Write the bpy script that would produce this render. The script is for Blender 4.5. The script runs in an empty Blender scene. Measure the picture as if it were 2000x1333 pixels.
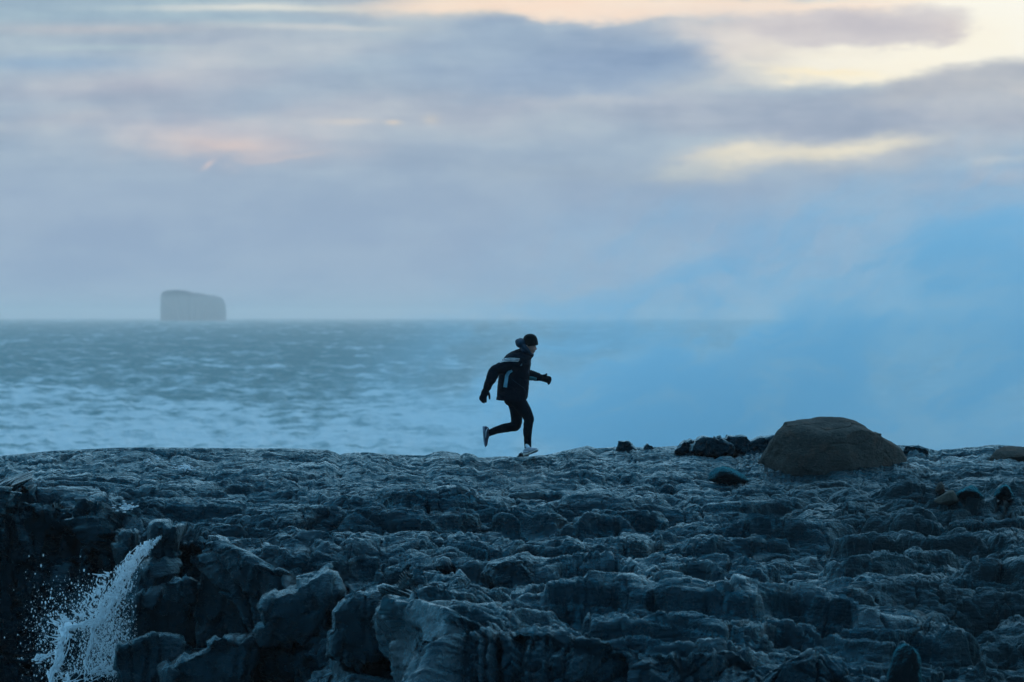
import bpy, bmesh, math, random
import numpy as np
from mathutils import Vector
from mathutils.bvhtree import BVHTree

S = bpy.context.scene
C = S.collection
R = math.radians
F = 11111.0            # focal length in photo pixels (200 mm on a 36 mm frame, photo 2000 px wide)
ZC = 8.0               # eye height above the sea
HY = 619.0             # photo row of the true horizon

# ------------------------------------------------------------------ camera
cam = bpy.data.cameras.new('camera')
cam.lens = 200; cam.sensor_width = 36
cam.clip_start = 0.5; cam.clip_end = 120000
cam.dof.use_dof = True; cam.dof.focus_distance = 77.0; cam.dof.aperture_fstop = 4.5
co = bpy.data.objects.new('camera', cam); C.objects.link(co)
co.location = (0, 0, ZC)
co.rotation_euler = (R(90) - math.atan((666.5 - HY) / F), 0, 0)
S.camera = co

# ------------------------------------------------------------------ exposure
S.view_settings.view_transform = 'Standard'
S.view_settings.look = 'None'
S.view_settings.exposure = 0.0
S.view_settings.gamma = 1.0
S.cycles.max_bounces = 8
S.cycles.volume_bounces = 5
S.cycles.volume_max_steps = 256
S.cycles.use_denoising = True

SUN_EL, SUN_AZ = R(10), R(30)     # azimuth clockwise from +Y (the view direction)


def lin(*c):
    return tuple(((v / 255) / 12.92 if v / 255 <= .04045 else ((v / 255 + .055) / 1.055) ** 2.4) for v in c)


# ------------------------------------------------------------------ node helpers
class NT:
    def __init__(s, tree):
        s.t = tree; s.n = tree.nodes; s.l = tree.links

    def new(s, typ, **kw):
        n = s.n.new(typ)
        for k, v in kw.items():
            setattr(n, k, v)
        return n

    def put(s, sock, v):
        if isinstance(v, bpy.types.NodeSocket):
            s.l.new(v, sock)
        elif isinstance(v, (tuple, list)):
            if len(v) == 3 and sock.type == 'RGBA':
                v = (*v, 1)
            sock.default_value = v
        else:
            sock.default_value = v

    def m(s, op, a, b=0.0, c=0.0, clamp=False):
        n = s.new('ShaderNodeMath', operation=op, use_clamp=clamp)
        s.put(n.inputs[0], a); s.put(n.inputs[1], b); s.put(n.inputs[2], c)
        return n.outputs[0]

    def vm(s, op, a, b=(0, 0, 0)):
        n = s.new('ShaderNodeVectorMath', operation=op)
        s.put(n.inputs[0], a); s.put(n.inputs[1], b)
        return n.outputs['Value'] if op in ('LENGTH', 'DOT_PRODUCT') else n.outputs[0]

    def mix(s, f, a, b, blend='MIX'):
        n = s.new('ShaderNodeMix', data_type='RGBA', blend_type=blend)
        s.put(n.inputs[0], f); s.put(n.inputs[6], a); s.put(n.inputs[7], b)
        return n.outputs[2]

    def ss(s, v, a, b, lo=0.0, hi=1.0, kind='SMOOTHSTEP'):
        n = s.new('ShaderNodeMapRange', interpolation_type=kind)
        s.put(n.inputs[0], v); s.put(n.inputs[1], a); s.put(n.inputs[2], b)
        s.put(n.inputs[3], lo); s.put(n.inputs[4], hi)
        return n.outputs[0]

    def noise(s, vec, scale, detail=4.0, rough=.55, lac=2.0, dist=0.0, dim='3D'):
        n = s.new('ShaderNodeTexNoise', noise_dimensions=dim)
        s.put(n.inputs['Vector'], vec)
        n.inputs['Scale'].default_value = scale; n.inputs['Detail'].default_value = detail
        n.inputs['Roughness'].default_value = rough; n.inputs['Lacunarity'].default_value = lac
        n.inputs['Distortion'].default_value = dist
        return n.outputs[0]

    def xyz(s, x, y, z=0.0):
        n = s.new('ShaderNodeCombineXYZ')
        s.put(n.inputs[0], x); s.put(n.inputs[1], y); s.put(n.inputs[2], z)
        return n.outputs[0]

    def ramp(s, f, stops):
        n = s.new('ShaderNodeValToRGB')
        e = n.color_ramp.elements
        e[0].position, e[0].color = stops[0][0], (*stops[0][1], 1)
        e[1].position, e[1].color = stops[-1][0], (*stops[-1][1], 1)
        for p, c in stops[1:-1]:
            k = e.new(p); k.color = (*c, 1)
        s.put(n.inputs[0], f)
        return n.outputs[0]


# ------------------------------------------------------------------ world: daylight sky under broken cloud
W = bpy.data.worlds.new('World'); S.world = W
W.use_nodes = True
nt = NT(W.node_tree); nt.n.clear()
sky = nt.new('ShaderNodeTexSky', sky_type='NISHITA', sun_disc=False)
sky.sun_elevation = SUN_EL; sky.sun_rotation = SUN_AZ
sky.air_density = 1.0; sky.dust_density = .6; sky.ozone_density = 3.0
tc = nt.new('ShaderNodeTexCoord')
d = nt.vm('NORMALIZE', tc.outputs['Generated'])
sp = nt.new('ShaderNodeSeparateXYZ'); nt.put(sp.inputs[0], d)
az = nt.m('ARCTAN2', sp.outputs[0], sp.outputs[1])
el = nt.m('ARCSINE', sp.outputs[2])
U = nt.m('MULTIPLY', az, 11.111)          # 1 unit = 5.16 degrees
V = nt.m('MULTIPLY', el, 11.111)
n1 = nt.noise(nt.xyz(U, nt.m('MULTIPLY', V, 2.2)), 3.2, 6, .58)
n2 = nt.noise(nt.xyz(nt.m('ADD', U, 7.3), nt.m('MULTIPLY', V, 2.6)), 2.6, 6, .6)
n3 = nt.noise(nt.xyz(nt.m('ADD', U, 3.1), nt.m('MULTIPLY', V, 9)), 1.7, 5, .55)
Uw = nt.m('ADD', U, nt.m('MULTIPLY', nt.m('SUBTRACT', n1, .5), .32))
Vw = nt.m('ADD', V, nt.m('MULTIPLY', nt.m('SUBTRACT', n2, .5), .14))
Vs = nt.m('ADD', V, nt.m('MULTIPLY', nt.m('SUBTRACT', n2, .5), .03))
col = nt.ramp(nt.m('DIVIDE', V, .7), [
    (0.0, lin(150, 170, 196)), (.25, lin(152, 172, 196)), (.5, lin(160, 177, 194)),
    (.75, lin(166, 181, 195)), (1.0, lin(170, 186, 198))])


def blob(col, px, py, rx, ry, rgb, a, soft=1.0, rot=0.0, warp=True):
    u0, v0 = (px - 1000) / 1000, (HY - py) / 1000
    du = nt.m('SUBTRACT', Uw if warp else U, u0)
    dv = nt.m('SUBTRACT', Vw if warp else Vs, v0)
    if rot:
        c, s_ = math.cos(rot), math.sin(rot)
        a1 = nt.m('ADD', nt.m('MULTIPLY', du, c), nt.m('MULTIPLY', dv, s_))
        dv = nt.m('SUBTRACT', nt.m('MULTIPLY', dv, c), nt.m('MULTIPLY', du, s_)); du = a1
    q = nt.m('ADD', nt.m('POWER', nt.m('MULTIPLY', du, 1000 / rx), 2.0), nt.m('POWER', nt.m('MULTIPLY', dv, 1000 / ry), 2.0))
    f = nt.ss(q, 1.0 + .6 * soft, max(0, 1 - soft), 0, a) if soft < 1 else nt.m('MULTIPLY', nt.m('POWER', 2.718, nt.m('MULTIPLY', q, -1.5)), a)
    return nt.mix(f, col, lin(*rgb))


BL = [  # px, py, rx, ry, colour, alpha, soft, rot, warp
    # upper left: streaky layer
    (150, 30, 520, 55, (158, 181, 195), .9, .9, 0, False),
    (520, 18, 260, 9, (226, 226, 216), .85, 1, 0, False),
    (900, 16, 240, 22, (250, 230, 205), .8, 1, 0, False),
    (200, 62, 300, 16, (190, 190, 194), .8, 1, 0, False),
    (250, 98, 260, 7, (178, 196, 202), .8, 1, 0, False),
    (620, 56, 220, 8, (205, 208, 206), .75, 1, 0, False),
    (120, 130, 300, 20, (143, 170, 196), .85, 1, 0, False),
    (260, 165, 330, 32, (182, 184, 194), .8, 1, .05, False),
    (420, 140, 220, 55, (184, 188, 197), .75, 1, .1, True),
    (120, 235, 260, 22, (176, 182, 192), .5, 1, .15, False),
    (600, 100, 260, 30, (186, 192, 200), .7, 1, .05, True),
    # warm light in the upper right
    (1990, 50, 470, 130, (255, 251, 236), 1, .9, 0, True),
    (1300, 8, 560, 30, (255, 230, 206), .95, .9, 0, True),
    (1480, 80, 280, 80, (220, 211, 205), .95, 1, 0, True),
    (1800, 96, 260, 62, (255, 248, 228), 1, 1, .04, True),
    (1660, 146, 150, 24, (255, 246, 220), 1, 1, -.04, True),
    (1700, 118, 230, 44, (255, 247, 226), .9, 1, 0, True),
    (1590, 138, 80, 12, (255, 240, 205), .9, 1, -.1, True),
    (1660, 47, 230, 36, (206, 199, 200), .95, .8, 0, True),
    (1830, 60, 60, 14, (214, 203, 200), .5, 1, 0, True),
    # dark cloud in the middle
    (1060, 120, 330, 85, (156, 174, 194), .95, .7, 0, True),
    (1180, 140, 250, 56, (143, 164, 190), .9, .9, .05, True),
    (1010, 84, 130, 48, (150, 170, 192), .8, .9, 0, True),
    (700, 125, 180, 40, (160, 179, 197), .6, 1, 0, True),
    (540, 180, 150, 50, (160, 178, 196), .6, 1, 0, True),
    # right hand cloud bank
    (1900, 190, 260, 70, (188, 190, 194), .98, .6, .05, True),
    (1760, 250, 320, 60, (178, 184, 194), .95, .8, 0, True),
    (1480, 230, 330, 48, (163, 174, 190), .95, .8, -.06, True),
    (1330, 170, 160, 30, (176, 184, 195), .6, 1, 0, True),
    (1100, 205, 250, 18, (182, 188, 199), .6, 1, 0, True),
    (1700, 310, 330, 34, (182, 186, 192), .7, 1, 0, True),
    (1640, 290, 180, 22, (240, 230, 204), .9, 1, .12, True),
    (1460, 312, 150, 24, (236, 226, 202), 1, 1, .12, True),
    (1330, 330, 80, 10, (206, 208, 200), .8, 1, .1, True),
    (1950, 325, 130, 14, (204, 204, 202), .6, 1, .1, True),
    (1960, 360, 200, 20, (184, 186, 194), .6, 1, 0, True),
    # centre left: lilac patches with pink flecks
    (830, 225, 420, 50, (180, 184, 194), .6, 1, 0, True),
    (440, 262, 300, 50, (196, 190, 196), .9, 1, -.05, True),
    (430, 282, 150, 26, (218, 202, 196), .9, 1, 0, True),
    (560, 304, 130, 9, (200, 192, 194), .7, 1, .03, True),
    (408, 321, 17, 6, (244, 214, 200), .5, 1, .55, False),
    (680, 240, 60, 7, (204, 198, 194), .7, 1, 0, False),
    (768, 242, 18, 7, (216, 204, 192), .9, 1, 0, False),
    (842, 233, 20, 12, (200, 196, 192), .7, 1, 0, False),
    (120, 400, 420, 70, (152, 171, 195), .7, 1, 0, True),
    (1200, 330, 420, 26, (160, 175, 190), .5, 1, 0, True),
]
for b in BL:
    col = blob(col, *b)
# gentle unevenness everywhere
col = nt.mix(nt.ss(V, .15, .45, .08, .42), col, nt.mix(nt.ss(n3, .36, .64), (.40, .42, .46), (.60, .592, .575)), 'OVERLAY')
col = nt.mix(.45, col, nt.mix(nt.ss(n1, .40, .60), (.44, .455, .48), (.57, .558, .54)), 'OVERLAY')
n5 = nt.noise(nt.xyz(nt.m('ADD', U, 1.7), nt.m('MULTIPLY', V, 1.9)), 7.0, 8, .62)
col = nt.mix(nt.ss(V, .16, .42, .05, .42), col, nt.mix(nt.ss(n5, .34, .66), (.42, .44, .465), (.59, .57, .555)), 'OVERLAY')
# above the photographed band: blue overcast, bluer overhead
n4 = nt.noise(nt.vm('MULTIPLY', d, (2, 2, 6)), 2.0, 5, .6)
over = nt.mix(nt.ss(n4, .35, .65), tuple(v * 1.35 for v in lin(112, 184, 230)), tuple(v * 1.3 for v in lin(160, 214, 244)))
over2 = nt.mix(nt.ss(el, .45, 1.3), over, tuple(v * 1.35 for v in lin(118, 188, 236)))
over2 = nt.mix(nt.ss(sp.outputs[1], .15, -.55), over2, lin(76, 134, 172))
col = nt.mix(nt.ss(V, .66, 1.25), col, over2)
# sky well away from the glow at the view azimuth is greyer
away = nt.ss(nt.m('ABSOLUTE', az), .25, 1.2)
col = nt.mix(nt.m('MULTIPLY', away, .8), col, over2)
bgc = nt.new('ShaderNodeBackground'); nt.put(bgc.inputs[0], col); bgc.inputs[1].default_value = 1.0
bgs = nt.new('ShaderNodeBackground'); nt.put(bgs.inputs[0], sky.outputs[0]); bgs.inputs[1].default_value = .06
mx = nt.new('ShaderNodeMixShader')
nt.put(mx.inputs[0], nt.ss(el, .10, .7, 1.0, .82))
nt.l.new(bgs.outputs[0], mx.inputs[1]); nt.l.new(bgc.outputs[0], mx.inputs[2])
wo = nt.new('ShaderNodeOutputWorld'); nt.l.new(mx.outputs[0], wo.inputs[0])

# ------------------------------------------------------------------ the clouded low sun
sun = bpy.data.lights.new('sun', 'SUN'); sun.energy = .5; sun.angle = R(90); sun.color = (1, .93, .85)
so = bpy.data.objects.new('sun', sun); C.objects.link(so)
sd = Vector((math.sin(SUN_AZ) * math.cos(SUN_EL), math.cos(SUN_AZ) * math.cos(SUN_EL), math.sin(SUN_EL)))
so.rotation_euler = sd.to_track_quat('Z', 'Y').to_euler()
so.location = sd * 60 + Vector((0, 78, 8))


# ------------------------------------------------------------------ numpy noise
def _h(i, j, k, seed):
    n = (i * np.int64(374761393) + j * np.int64(668265263) + k * np.int64(2147483647 // 3) + np.int64(seed * 1274126177)) & 0xFFFFFFFF
    n = ((n ^ (n >> 13)) * 1274126177) & 0xFFFFFFFF
    n = ((n ^ (n >> 16)) * 2246822519) & 0xFFFFFFFF
    return (n ^ (n >> 15)) & 0xFFFFFFFF


def h01(i, j, k, seed):
    return (_h(i, j, k, seed) & 0xFFFFFF).astype(np.float32) / np.float32(0xFFFFFF)


_G = np.array([(1, 1, 0), (-1, 1, 0), (1, -1, 0), (-1, -1, 0), (1, 0, 1), (-1, 0, 1), (1, 0, -1), (-1, 0, -1),
               (0, 1, 1), (0, -1, 1), (0, 1, -1), (0, -1, -1), (1, 1, 0), (-1, 1, 0), (0, -1, 1), (0, -1, -1)], np.float32)


def perlin(x, y, z=0.0, seed=0):
    x = np.asarray(x, np.float32); y = np.asarray(y, np.float32)
    x, y, z = np.broadcast_arrays(x, y, np.asarray(z, np.float32))
    i, j, k = np.floor(x), np.floor(y), np.floor(z)
    fx, fy, fz = x - i, y - j, z - k
    i, j, k = i.astype(np.int64), j.astype(np.int64), k.astype(np.int64)
    u, v, w = (f * f * f * (f * (f * 6 - 15) + 10) for f in (fx, fy, fz))
    flat = not np.any(fz)

    def g(a, b, c):
        G = _G[_h(i + a, j + b, k + c, seed) & 15]
        return G[..., 0] * (fx - a) + G[..., 1] * (fy - b) + G[..., 2] * (fz - c)

    def plane(c):
        a = g(0, 0, c); a = a + u * (g(1, 0, c) - a)
        b = g(0, 1, c); b = b + u * (g(1, 1, c) - b)
        return a + v * (b - a)
    p = plane(0)
    if flat:
        return p
    return p + w * (plane(1) - p)


def fbm(x, y, z=0.0, o=4, seed=0, gain=.5, lac=2.03):
    s = 0; a = 1
    for q in range(o):
        s = s + a * perlin(x, y, z, seed + q * 17)
        x = np.asarray(x) * lac + 3.7; y = np.asarray(y) * lac + 1.3; z = np.asarray(z) * lac
        a *= gain
    return s


def worley(x, y, seed=0):
    """F1, F2, id-hash and offset to the nearest cell centre"""
    i, j = np.floor(x).astype(np.int64), np.floor(y).astype(np.int64)
    f1 = np.full(x.shape, 9, np.float32); f2 = f1.copy()
    cid = np.zeros(x.shape, np.float32); ox = np.zeros_like(f1); oy = np.zeros_like(f1)
    for a in (-1, 0, 1):
        for b in (-1, 0, 1):
            hh = _h(i + a, j + b, np.int64(5), seed)
            cx = (i + a) + .1 + .8 * (hh & 0xFFF).astype(np.float32) / 4095
            cy = (j + b) + .1 + .8 * ((hh >> 12) & 0xFFF).astype(np.float32) / 4095
            dx, dy = (x - cx).astype(np.float32), (y - cy).astype(np.float32)
            dd = np.sqrt(dx * dx + dy * dy)
            near = dd < f1
            f2 = np.where(near, f1, np.minimum(f2, dd))
            cid = np.where(near, ((hh >> 8) & 0xFFFF).astype(np.float32) / 65535, cid)
            ox = np.where(near, dx, ox); oy = np.where(near, dy, oy)
            f1 = np.where(near, dd, f1)
    return f1, f2, cid, ox, oy


def sst(a, b, x):
    t = np.clip((x - a) / (b - a), 0, 1)
    return t * t * (3 - 2 * t)


# ------------------------------------------------------------------ mesh helpers
def tag(o, label=None, cat=None, group=None, kind=None):
    if label: o['label'] = label
    if cat: o['category'] = cat
    if group: o['group'] = group
    if kind: o['kind'] = kind
    return o


def link(name, me, mat=None, parent=None, smooth=True):
    o = bpy.data.objects.new(name, me); C.objects.link(o)
    if mat is not None:
        me.materials.append(mat)
    if parent is not None:
        o.parent = parent
    if smooth:
        me.polygons.foreach_set('use_smooth', np.ones(len(me.polygons), bool))
    return o


def mesh_np(name, co_, faces):
    """faces: (n,4) or (n,3) int array"""
    me = bpy.data.meshes.new(name)
    k = faces.shape[1]; n = len(faces)
    me.vertices.add(len(co_)); me.vertices.foreach_set('co', np.ascontiguousarray(co_, np.float32).ravel())
    me.loops.add(n * k); me.loops.foreach_set('vertex_index', np.ascontiguousarray(faces, np.int32).ravel())
    me.polygons.add(n)
    me.polygons.foreach_set('loop_start', np.arange(0, n * k, k, dtype=np.int32))
    me.polygons.foreach_set('loop_total', np.full(n, k, np.int32))
    me.update(calc_edges=True)
    return me


def grid_faces(nr, nc, keep=None):
    a = (np.arange(nr - 1)[:, None] * nc + np.arange(nc - 1)[None, :])
    f = np.stack([a, a + 1, a + nc + 1, a + nc], -1)
    if keep is not None:
        f = f[keep]
    return f.reshape(-1, 4)


def attr(me, name, vals):
    a = me.attributes.new(name, 'FLOAT', 'POINT')
    a.data.foreach_set('value', np.ascontiguousarray(vals, np.float32).ravel())


def wpos(px, py, Y):
    """world point seen at photo pixel (px, py) when it stands Y metres away"""
    return Vector(((px - 1000) / F * Y, Y, ZC - (py - HY) / F * Y))


# ------------------------------------------------------------------ materials
def mat(name):
    m = bpy.data.materials.new(name); m.use_nodes = True
    t = NT(m.node_tree)
    b = t.n['Principled BSDF']
    return m, t, b


def rock_material(name, c1, c2, c3, rough=(.28, .6), bump=.5, dry=None, scale=1.0, spec=.5, wet=0.0):
    m, t, b = mat(name)
    tcn = t.new('ShaderNodeTexCoord').outputs['Object']
    big = t.noise(tcn, .55 * scale, 6, .6)
    mid = t.noise(tcn, 2.6 * scale, 6, .62)
    fin = t.noise(tcn, 17 * scale, 6, .65)
    st = t.noise(t.vm('MULTIPLY', tcn, (5, 9, 22)), 1.6 * scale, 5, .6)
    c = t.mix(t.ss(big, .35, .65), c1, c2)
    c = t.mix(t.ss(mid, .5, .72), c, c3)
    c = t.mix(t.m('MULTIPLY', t.ss(fin, .5, .75), .5), c, tuple(min(1, v * 2.0) for v in c2))
    r = t.ss(t.m('ADD', mid, t.m('MULTIPLY', t.m('SUBTRACT', fin, .5), .6)), .32, .7, rough[0], rough[1])
    if dry is not None:
        at = t.new('ShaderNodeAttribute', attribute_name='dry').outputs['Fac']
        c = t.mix(at, c, t.mix(t.ss(mid, .4, .65), dry[0], dry[1]))
        r = t.m('ADD', r, t.m('MULTIPLY', at, .45), clamp=True)
        t.put(b.inputs['Specular IOR Level'], t.ss(at, 0, 1, spec, .12))
    else:
        b.inputs['Specular IOR Level'].default_value = spec
    b.inputs['Specular Tint'].default_value = (.22, .72, 1.0, 1)
    t.put(b.inputs['Base Color'], c); t.put(b.inputs['Roughness'], r)
    hgt = t.m('ADD', t.m('MULTIPLY', fin, .5), t.m('ADD', t.m('MULTIPLY', st, .35), t.m('MULTIPLY', mid, 1.0)))
    bn = t.new('ShaderNodeBump'); bn.inputs['Strength'].default_value = bump; bn.inputs['Distance'].default_value = .085
    t.put(bn.inputs['Height'], hgt); t.l.new(bn.outputs[0], b.inputs['Normal'])
    if wet:
        # thin water film: mirror-like at grazing angles; teal put in to colour reflected sky
        t.put(b.inputs['Specular IOR Level'], 0.0)
        gl = t.new('ShaderNodeBsdfGlossy'); gl.inputs['Color'].default_value = (.13, .74, .92, 1)
        t.put(gl.inputs['Roughness'], r); t.l.new(bn.outputs[0], gl.inputs['Normal'])
        ge = t.new('ShaderNodeNewGeometry')
        nv = t.m('ABSOLUTE', t.vm('DOT_PRODUCT', bn.outputs[0], ge.outputs['Incoming']))
        k = t.m('MULTIPLY', t.m('ADD', .018, t.m('MULTIPLY', t.m('POWER', t.m('SUBTRACT', 1.0, nv, clamp=True), 6.0), .85)), wet)
        if dry is not None:
            k = t.m('MULTIPLY', k, t.ss(at, 0, 1, 1.0, .3))
        mx_ = t.new('ShaderNodeMixShader'); t.put(mx_.inputs[0], k)
        t.l.new(b.outputs[0], mx_.inputs[1]); t.l.new(gl.outputs[0], mx_.inputs[2])
        out = [n for n in t.n if n.type == 'OUTPUT_MATERIAL'][0]
        t.l.new(mx_.outputs[0], out.inputs['Surface'])
    return m


M_rock = rock_material('wet_basalt', (.0012, .0045, .0055), (.002, .0075, .0088), (.007, .009, .010), (.08, .44), .9,
                       ((.030, .028, .020), (.040, .038, .032)), wet=.40)
M_stone = rock_material('dark_stone', (.008, .010, .012), (.014, .015, .016), (.026, .023, .021), (.35, .7), .7, scale=2, wet=.6)
M_boulder = rock_material('dry_boulder', (.080, .075, .066), (.115, .102, .086), (.16, .105, .08), (.8, .95), .9, scale=1.6, spec=.12)
M_pale = rock_material('pale_stone', (.085, .078, .062), (.11, .10, .08), (.09, .075, .06), (.75, .95), .4, scale=3, spec=.15)

# ------------------------------------------------------------------ ground: the lava shelf
RIDGE = np.array([(-1400, 905), (-500, 900), (0, 891), (60, 885), (100, 881), (150, 879), (200, 876), (250, 874), (400, 875), (480, 876), (560, 876), (610, 878),
                  (640, 879), (655, 884), (664, 889), (672, 886), (700, 884), (720, 884), (740, 886), (760, 888), (830, 890), (838, 888), (846, 884), (863, 881),
                  (880, 883), (893, 885), (900, 889), (906, 886), (912, 885), (925, 888), (934, 894), (945, 894), (962, 893), (987, 891), (1005, 893), (1012, 893),
                  (1030, 892), (1050, 890), (1068, 889), (1085, 885), (1100, 881), (1115, 878), (1147, 871), (1156, 873), (1164, 876), (1180, 875), (1203, 873), (1253, 874),
                  (1290, 873), (1324, 871), (1350, 868), (1400, 867), (1440, 868), (1470, 858), (1490, 857), (1520, 862), (1600, 870), (1700, 872), (1760, 870),
                  (1772, 871), (1790, 870), (1815, 877), (1833, 881), (1840, 878), (1860, 878), (1885, 874), (1910, 873), (1925, 870), (1950, 869), (1975, 871),
                  (2000, 874), (2060, 878), (2600, 890), (3400, 905)], float)
PROF = {
    -1400: [(940, 75.5), (980, 73), (1000, 72.4), (1100, 72.1), (1200, 71.9), (1333, 71.6), (1480, 71.2)],
    0: [(930, 75.3), (962, 72.9), (980, 72.3), (1090, 72.0), (1200, 71.8), (1333, 71.5), (1480, 71)],
    130: [(930, 75.3), (966, 72.8), (986, 72.2), (1090, 71.9), (1200, 71.6), (1333, 71.2), (1480, 70.8)],
    235: [(930, 75.3), (985, 72.4), (1006, 71.8), (1070, 71.5), (1180, 71.1), (1333, 70.6), (1480, 70.2)],
    270: [(930, 75.3), (988, 72.4), (1010, 71.7), (1075, 71.0), (1150, 70.2), (1245, 69.5), (1480, 69.0)],
    400: [(935, 75.3), (990, 72.3), (1042, 70.4), (1058, 69.9), (1240, 69.3), (1264, 67.4), (1480, 66.7)],
    550: [(940, 75.3), (1000, 72), (1060, 69.5), (1115, 68), (1245, 67.3), (1270, 66.2), (1480, 65.5)],
    700: [(940, 75), (1000, 72), (1070, 69), (1140, 66.6), (1190, 65.4), (1300, 64.8), (1480, 64.2)],
    780: [(940, 75), (1000, 72), (1076, 68.8), (1145, 65.6), (1185, 64), (1300, 63.2), (1480, 62.4)],
    815: [(940, 75), (1000, 72), (1076, 68.5), (1140, 64.8), (1165, 61.5), (1185, 58.8), (1480, 58.0)],
    900: [(940, 75), (1000, 72), (1080, 68), (1136, 64.5), (1162, 60), (1200, 57), (1480, 56)],
    1100: [(940, 75), (1000, 72), (1080, 68), (1140, 63), (1190, 59), (1236, 56.4), (1480, 55.6)],
    1400: [(940, 75), (1000, 72), (1080, 67.5), (1150, 62.5), (1210, 58.5), (1262, 56), (1480, 55.3)],
    1700: [(940, 75), (1000, 71.5), (1090, 66.5), (1170, 62), (1245, 58.4), (1305, 56), (1480, 55)],
    2000: [(930, 75), (1000, 71), (1100, 66), (1190, 61.5), (1270, 58.5), (1340, 56.5), (1480, 55)],
    3400: [(940, 75), (1000, 71), (1100, 66), (1190, 61.5), (1270, 58.5), (1345, 56.5), (1480, 55)],
}


def build_ground():
    px = np.concatenate([np.linspace(-1400, -80, 70), np.arange(-60, 2061, 1.45), np.linspace(2080, 3400, 70)])
    keys = np.array(sorted(PROF), float)
    ncp = 7
    pyk = np.array([[p[0] for p in PROF[int(k)]] for k in keys], float)
    yk = np.array([[p[1] for p in PROF[int(k)]] for k in keys], float)
    jit = fbm(px / 90, px * 0, o=4, seed=4)
    ys, zs = [], []
    rid = np.interp(px, RIDGE[:, 0], RIDGE[:, 1])
    rid_s = np.convolve(np.pad(rid, 40, 'edge'), np.ones(81) / 81, 'valid')
    zr = ZC - (rid_s - HY) / F * 78.5
    for Y, dz in ((99, None), (95, -3.8), (90, -2.2), (85, -.8), (81.5, -.18)):
        ys.append(np.full_like(px, Y)); zs.append(np.full_like(px, -1.0) if dz is None else zr + dz)
    ys.append(np.full_like(px, 78.5)); zs.append(zr)
    for k in range(ncp):
        pc = px + 22 * np.roll(jit, k * 40)
        Yk = np.interp(pc, keys, yk[:, k])
        pk = np.interp(pc, keys, pyk[:, k]) + 10 * np.roll(jit, k * 77)
        ys.append(Yk); zs.append(ZC - (pk - HY) / F * Yk)
    ys.append(ys[-1] - .6); zs.append(np.full_like(px, -1.0))
    ys.append(ys[-1] - 6); zs.append(np.full_like(px, -1.6))
    ys = np.array(ys); zs = np.array(zs)
    seg = [14, 16, 22, 24, 50, 150, 180, 230, 190, 190, 170, 150, 50, 6]
    t = np.concatenate([np.linspace(i, i + 1, n, endpoint=False) for i, n in enumerate(seg)] + [[len(seg)]])
    i0 = np.minimum(t.astype(int), len(seg) - 1); f = (t - i0)[:, None]
    Y = ys[i0] * (1 - f) + ys[i0 + 1] * f
    Z = zs[i0] * (1 - f) + zs[i0 + 1] * f
    # soften the corners of the profile
    for _ in range(10):
        Y[1:-1] = (Y[:-2] + Y[2:] + 2 * Y[1:-1]) / 4; Z[1:-1] = (Z[:-2] + Z[2:] + 2 * Z[1:-1]) / 4
    X = (px[None] - 1000) / F * Y
    P = np.stack([X, Y, Z], -1).astype(np.float32)
    # arc length down each column
    dl = np.linalg.norm(np.diff(P, axis=0), axis=-1)
    s = np.concatenate([np.zeros((1, P.shape[1])), np.cumsum(dl, 0)])
    s = s - s[t.searchsorted(5.0)][None]
    # macro normal
    du = np.gradient(P, axis=1); dv = np.gradient(P, axis=0)
    N = np.cross(dv, du); N /= np.linalg.norm(N, axis=-1, keepdims=True) + 1e-9
    N[N[..., 2] < -.05] *= -1
    nz = np.clip(N[..., 2], 0, 1)
    cliff = 1 - sst(.35, .75, nz)
    cliff = np.where(Y > 80, 0, cliff)
    sx, sy = X.astype(np.float32), s.astype(np.float32)
    wx = fbm(sx / 1.7, sy / 1.7, o=3, seed=11); wy = fbm(sx / 1.7 + 9, sy / 1.7, o=3, seed=12)
    ax, ay = sx + .75 * wx, sy + .75 * wy
    ridge = sst(80.5, 77.6, Y)
    near = sst(76.5, 70, Y)

    def lobe(cx, cy, seed, p=.55):
        f1, f2, cid, ox, oy = worley(ax / cx, ay / cy, seed)
        return np.clip(f2 - f1, 0, 1) ** p, cid
    L0, id0 = lobe(3.6, 1.5, 21, .6)
    L1, id1 = lobe(1.7, .85, 22)
    L2, id2 = lobe(.78, .36, 23)
    L3, id3 = lobe(.34, .17, 24)
    flow = fbm(ax / 5.0, ay / 1.5, o=4, seed=31)
    rip = 1 - np.abs(fbm(ax / 1.5 + .3 * wx, ay / .26, o=4, seed=33, gain=.55))
    rip2 = 1 - np.abs(perlin(ax / .5 + 2 * wx, ay / .11 + 3 * wy, seed=35))
    fine = fbm(sx / .14, sy / .10, Z / .12, o=3, seed=37)
    patch = sst(-.25, .35, fbm(sx / 2.6, sy / 2.2, o=2, seed=39))
    kn = 1 - np.abs(fbm(ax / .62 + 3, ay / .20, o=4, seed=43, gain=.6)) * 2
    kn2 = 1 - np.abs(fbm(ax / .26, ay / .09 + 7, o=3, seed=44, gain=.6)) * 2
    big = (.42 * (L0 - .6) + .30 * (id0 - .5)) * (.25 + .75 * near) + .27 * (L1 - .6) + .12 * (id1 - .5) \
        + .22 * flow * (.2 + .8 * near) + .10 * (rip - .8) * patch
    small = .085 * (L2 - .6) + .035 * (id2 - .5) + .028 * (L3 - .6) + .008 * (id3 - .5) + .026 * kn + .009 * kn2 + .009 * fine
    q = (big + .05 * flow + .07 * fbm(sx / .8, sy / .5, o=4, seed=61)) / .26
    fr_ = q - np.floor(q)
    terr = (np.floor(q) + sst(.66, 1.0, fr_)) * .26
    tpat = sst(-.30, .30, fbm(sx / 1.9 + 5, sy / 1.3, o=3, seed=66))
    big = big + (.85 * (terr - big)) * (.25 + .75 * tpat)
    c1_, c2_, _i, _x, _y = worley((ax / 1.15 + .5 * wy).astype(np.float32), (ay / .75).astype(np.float32), 63)
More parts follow.
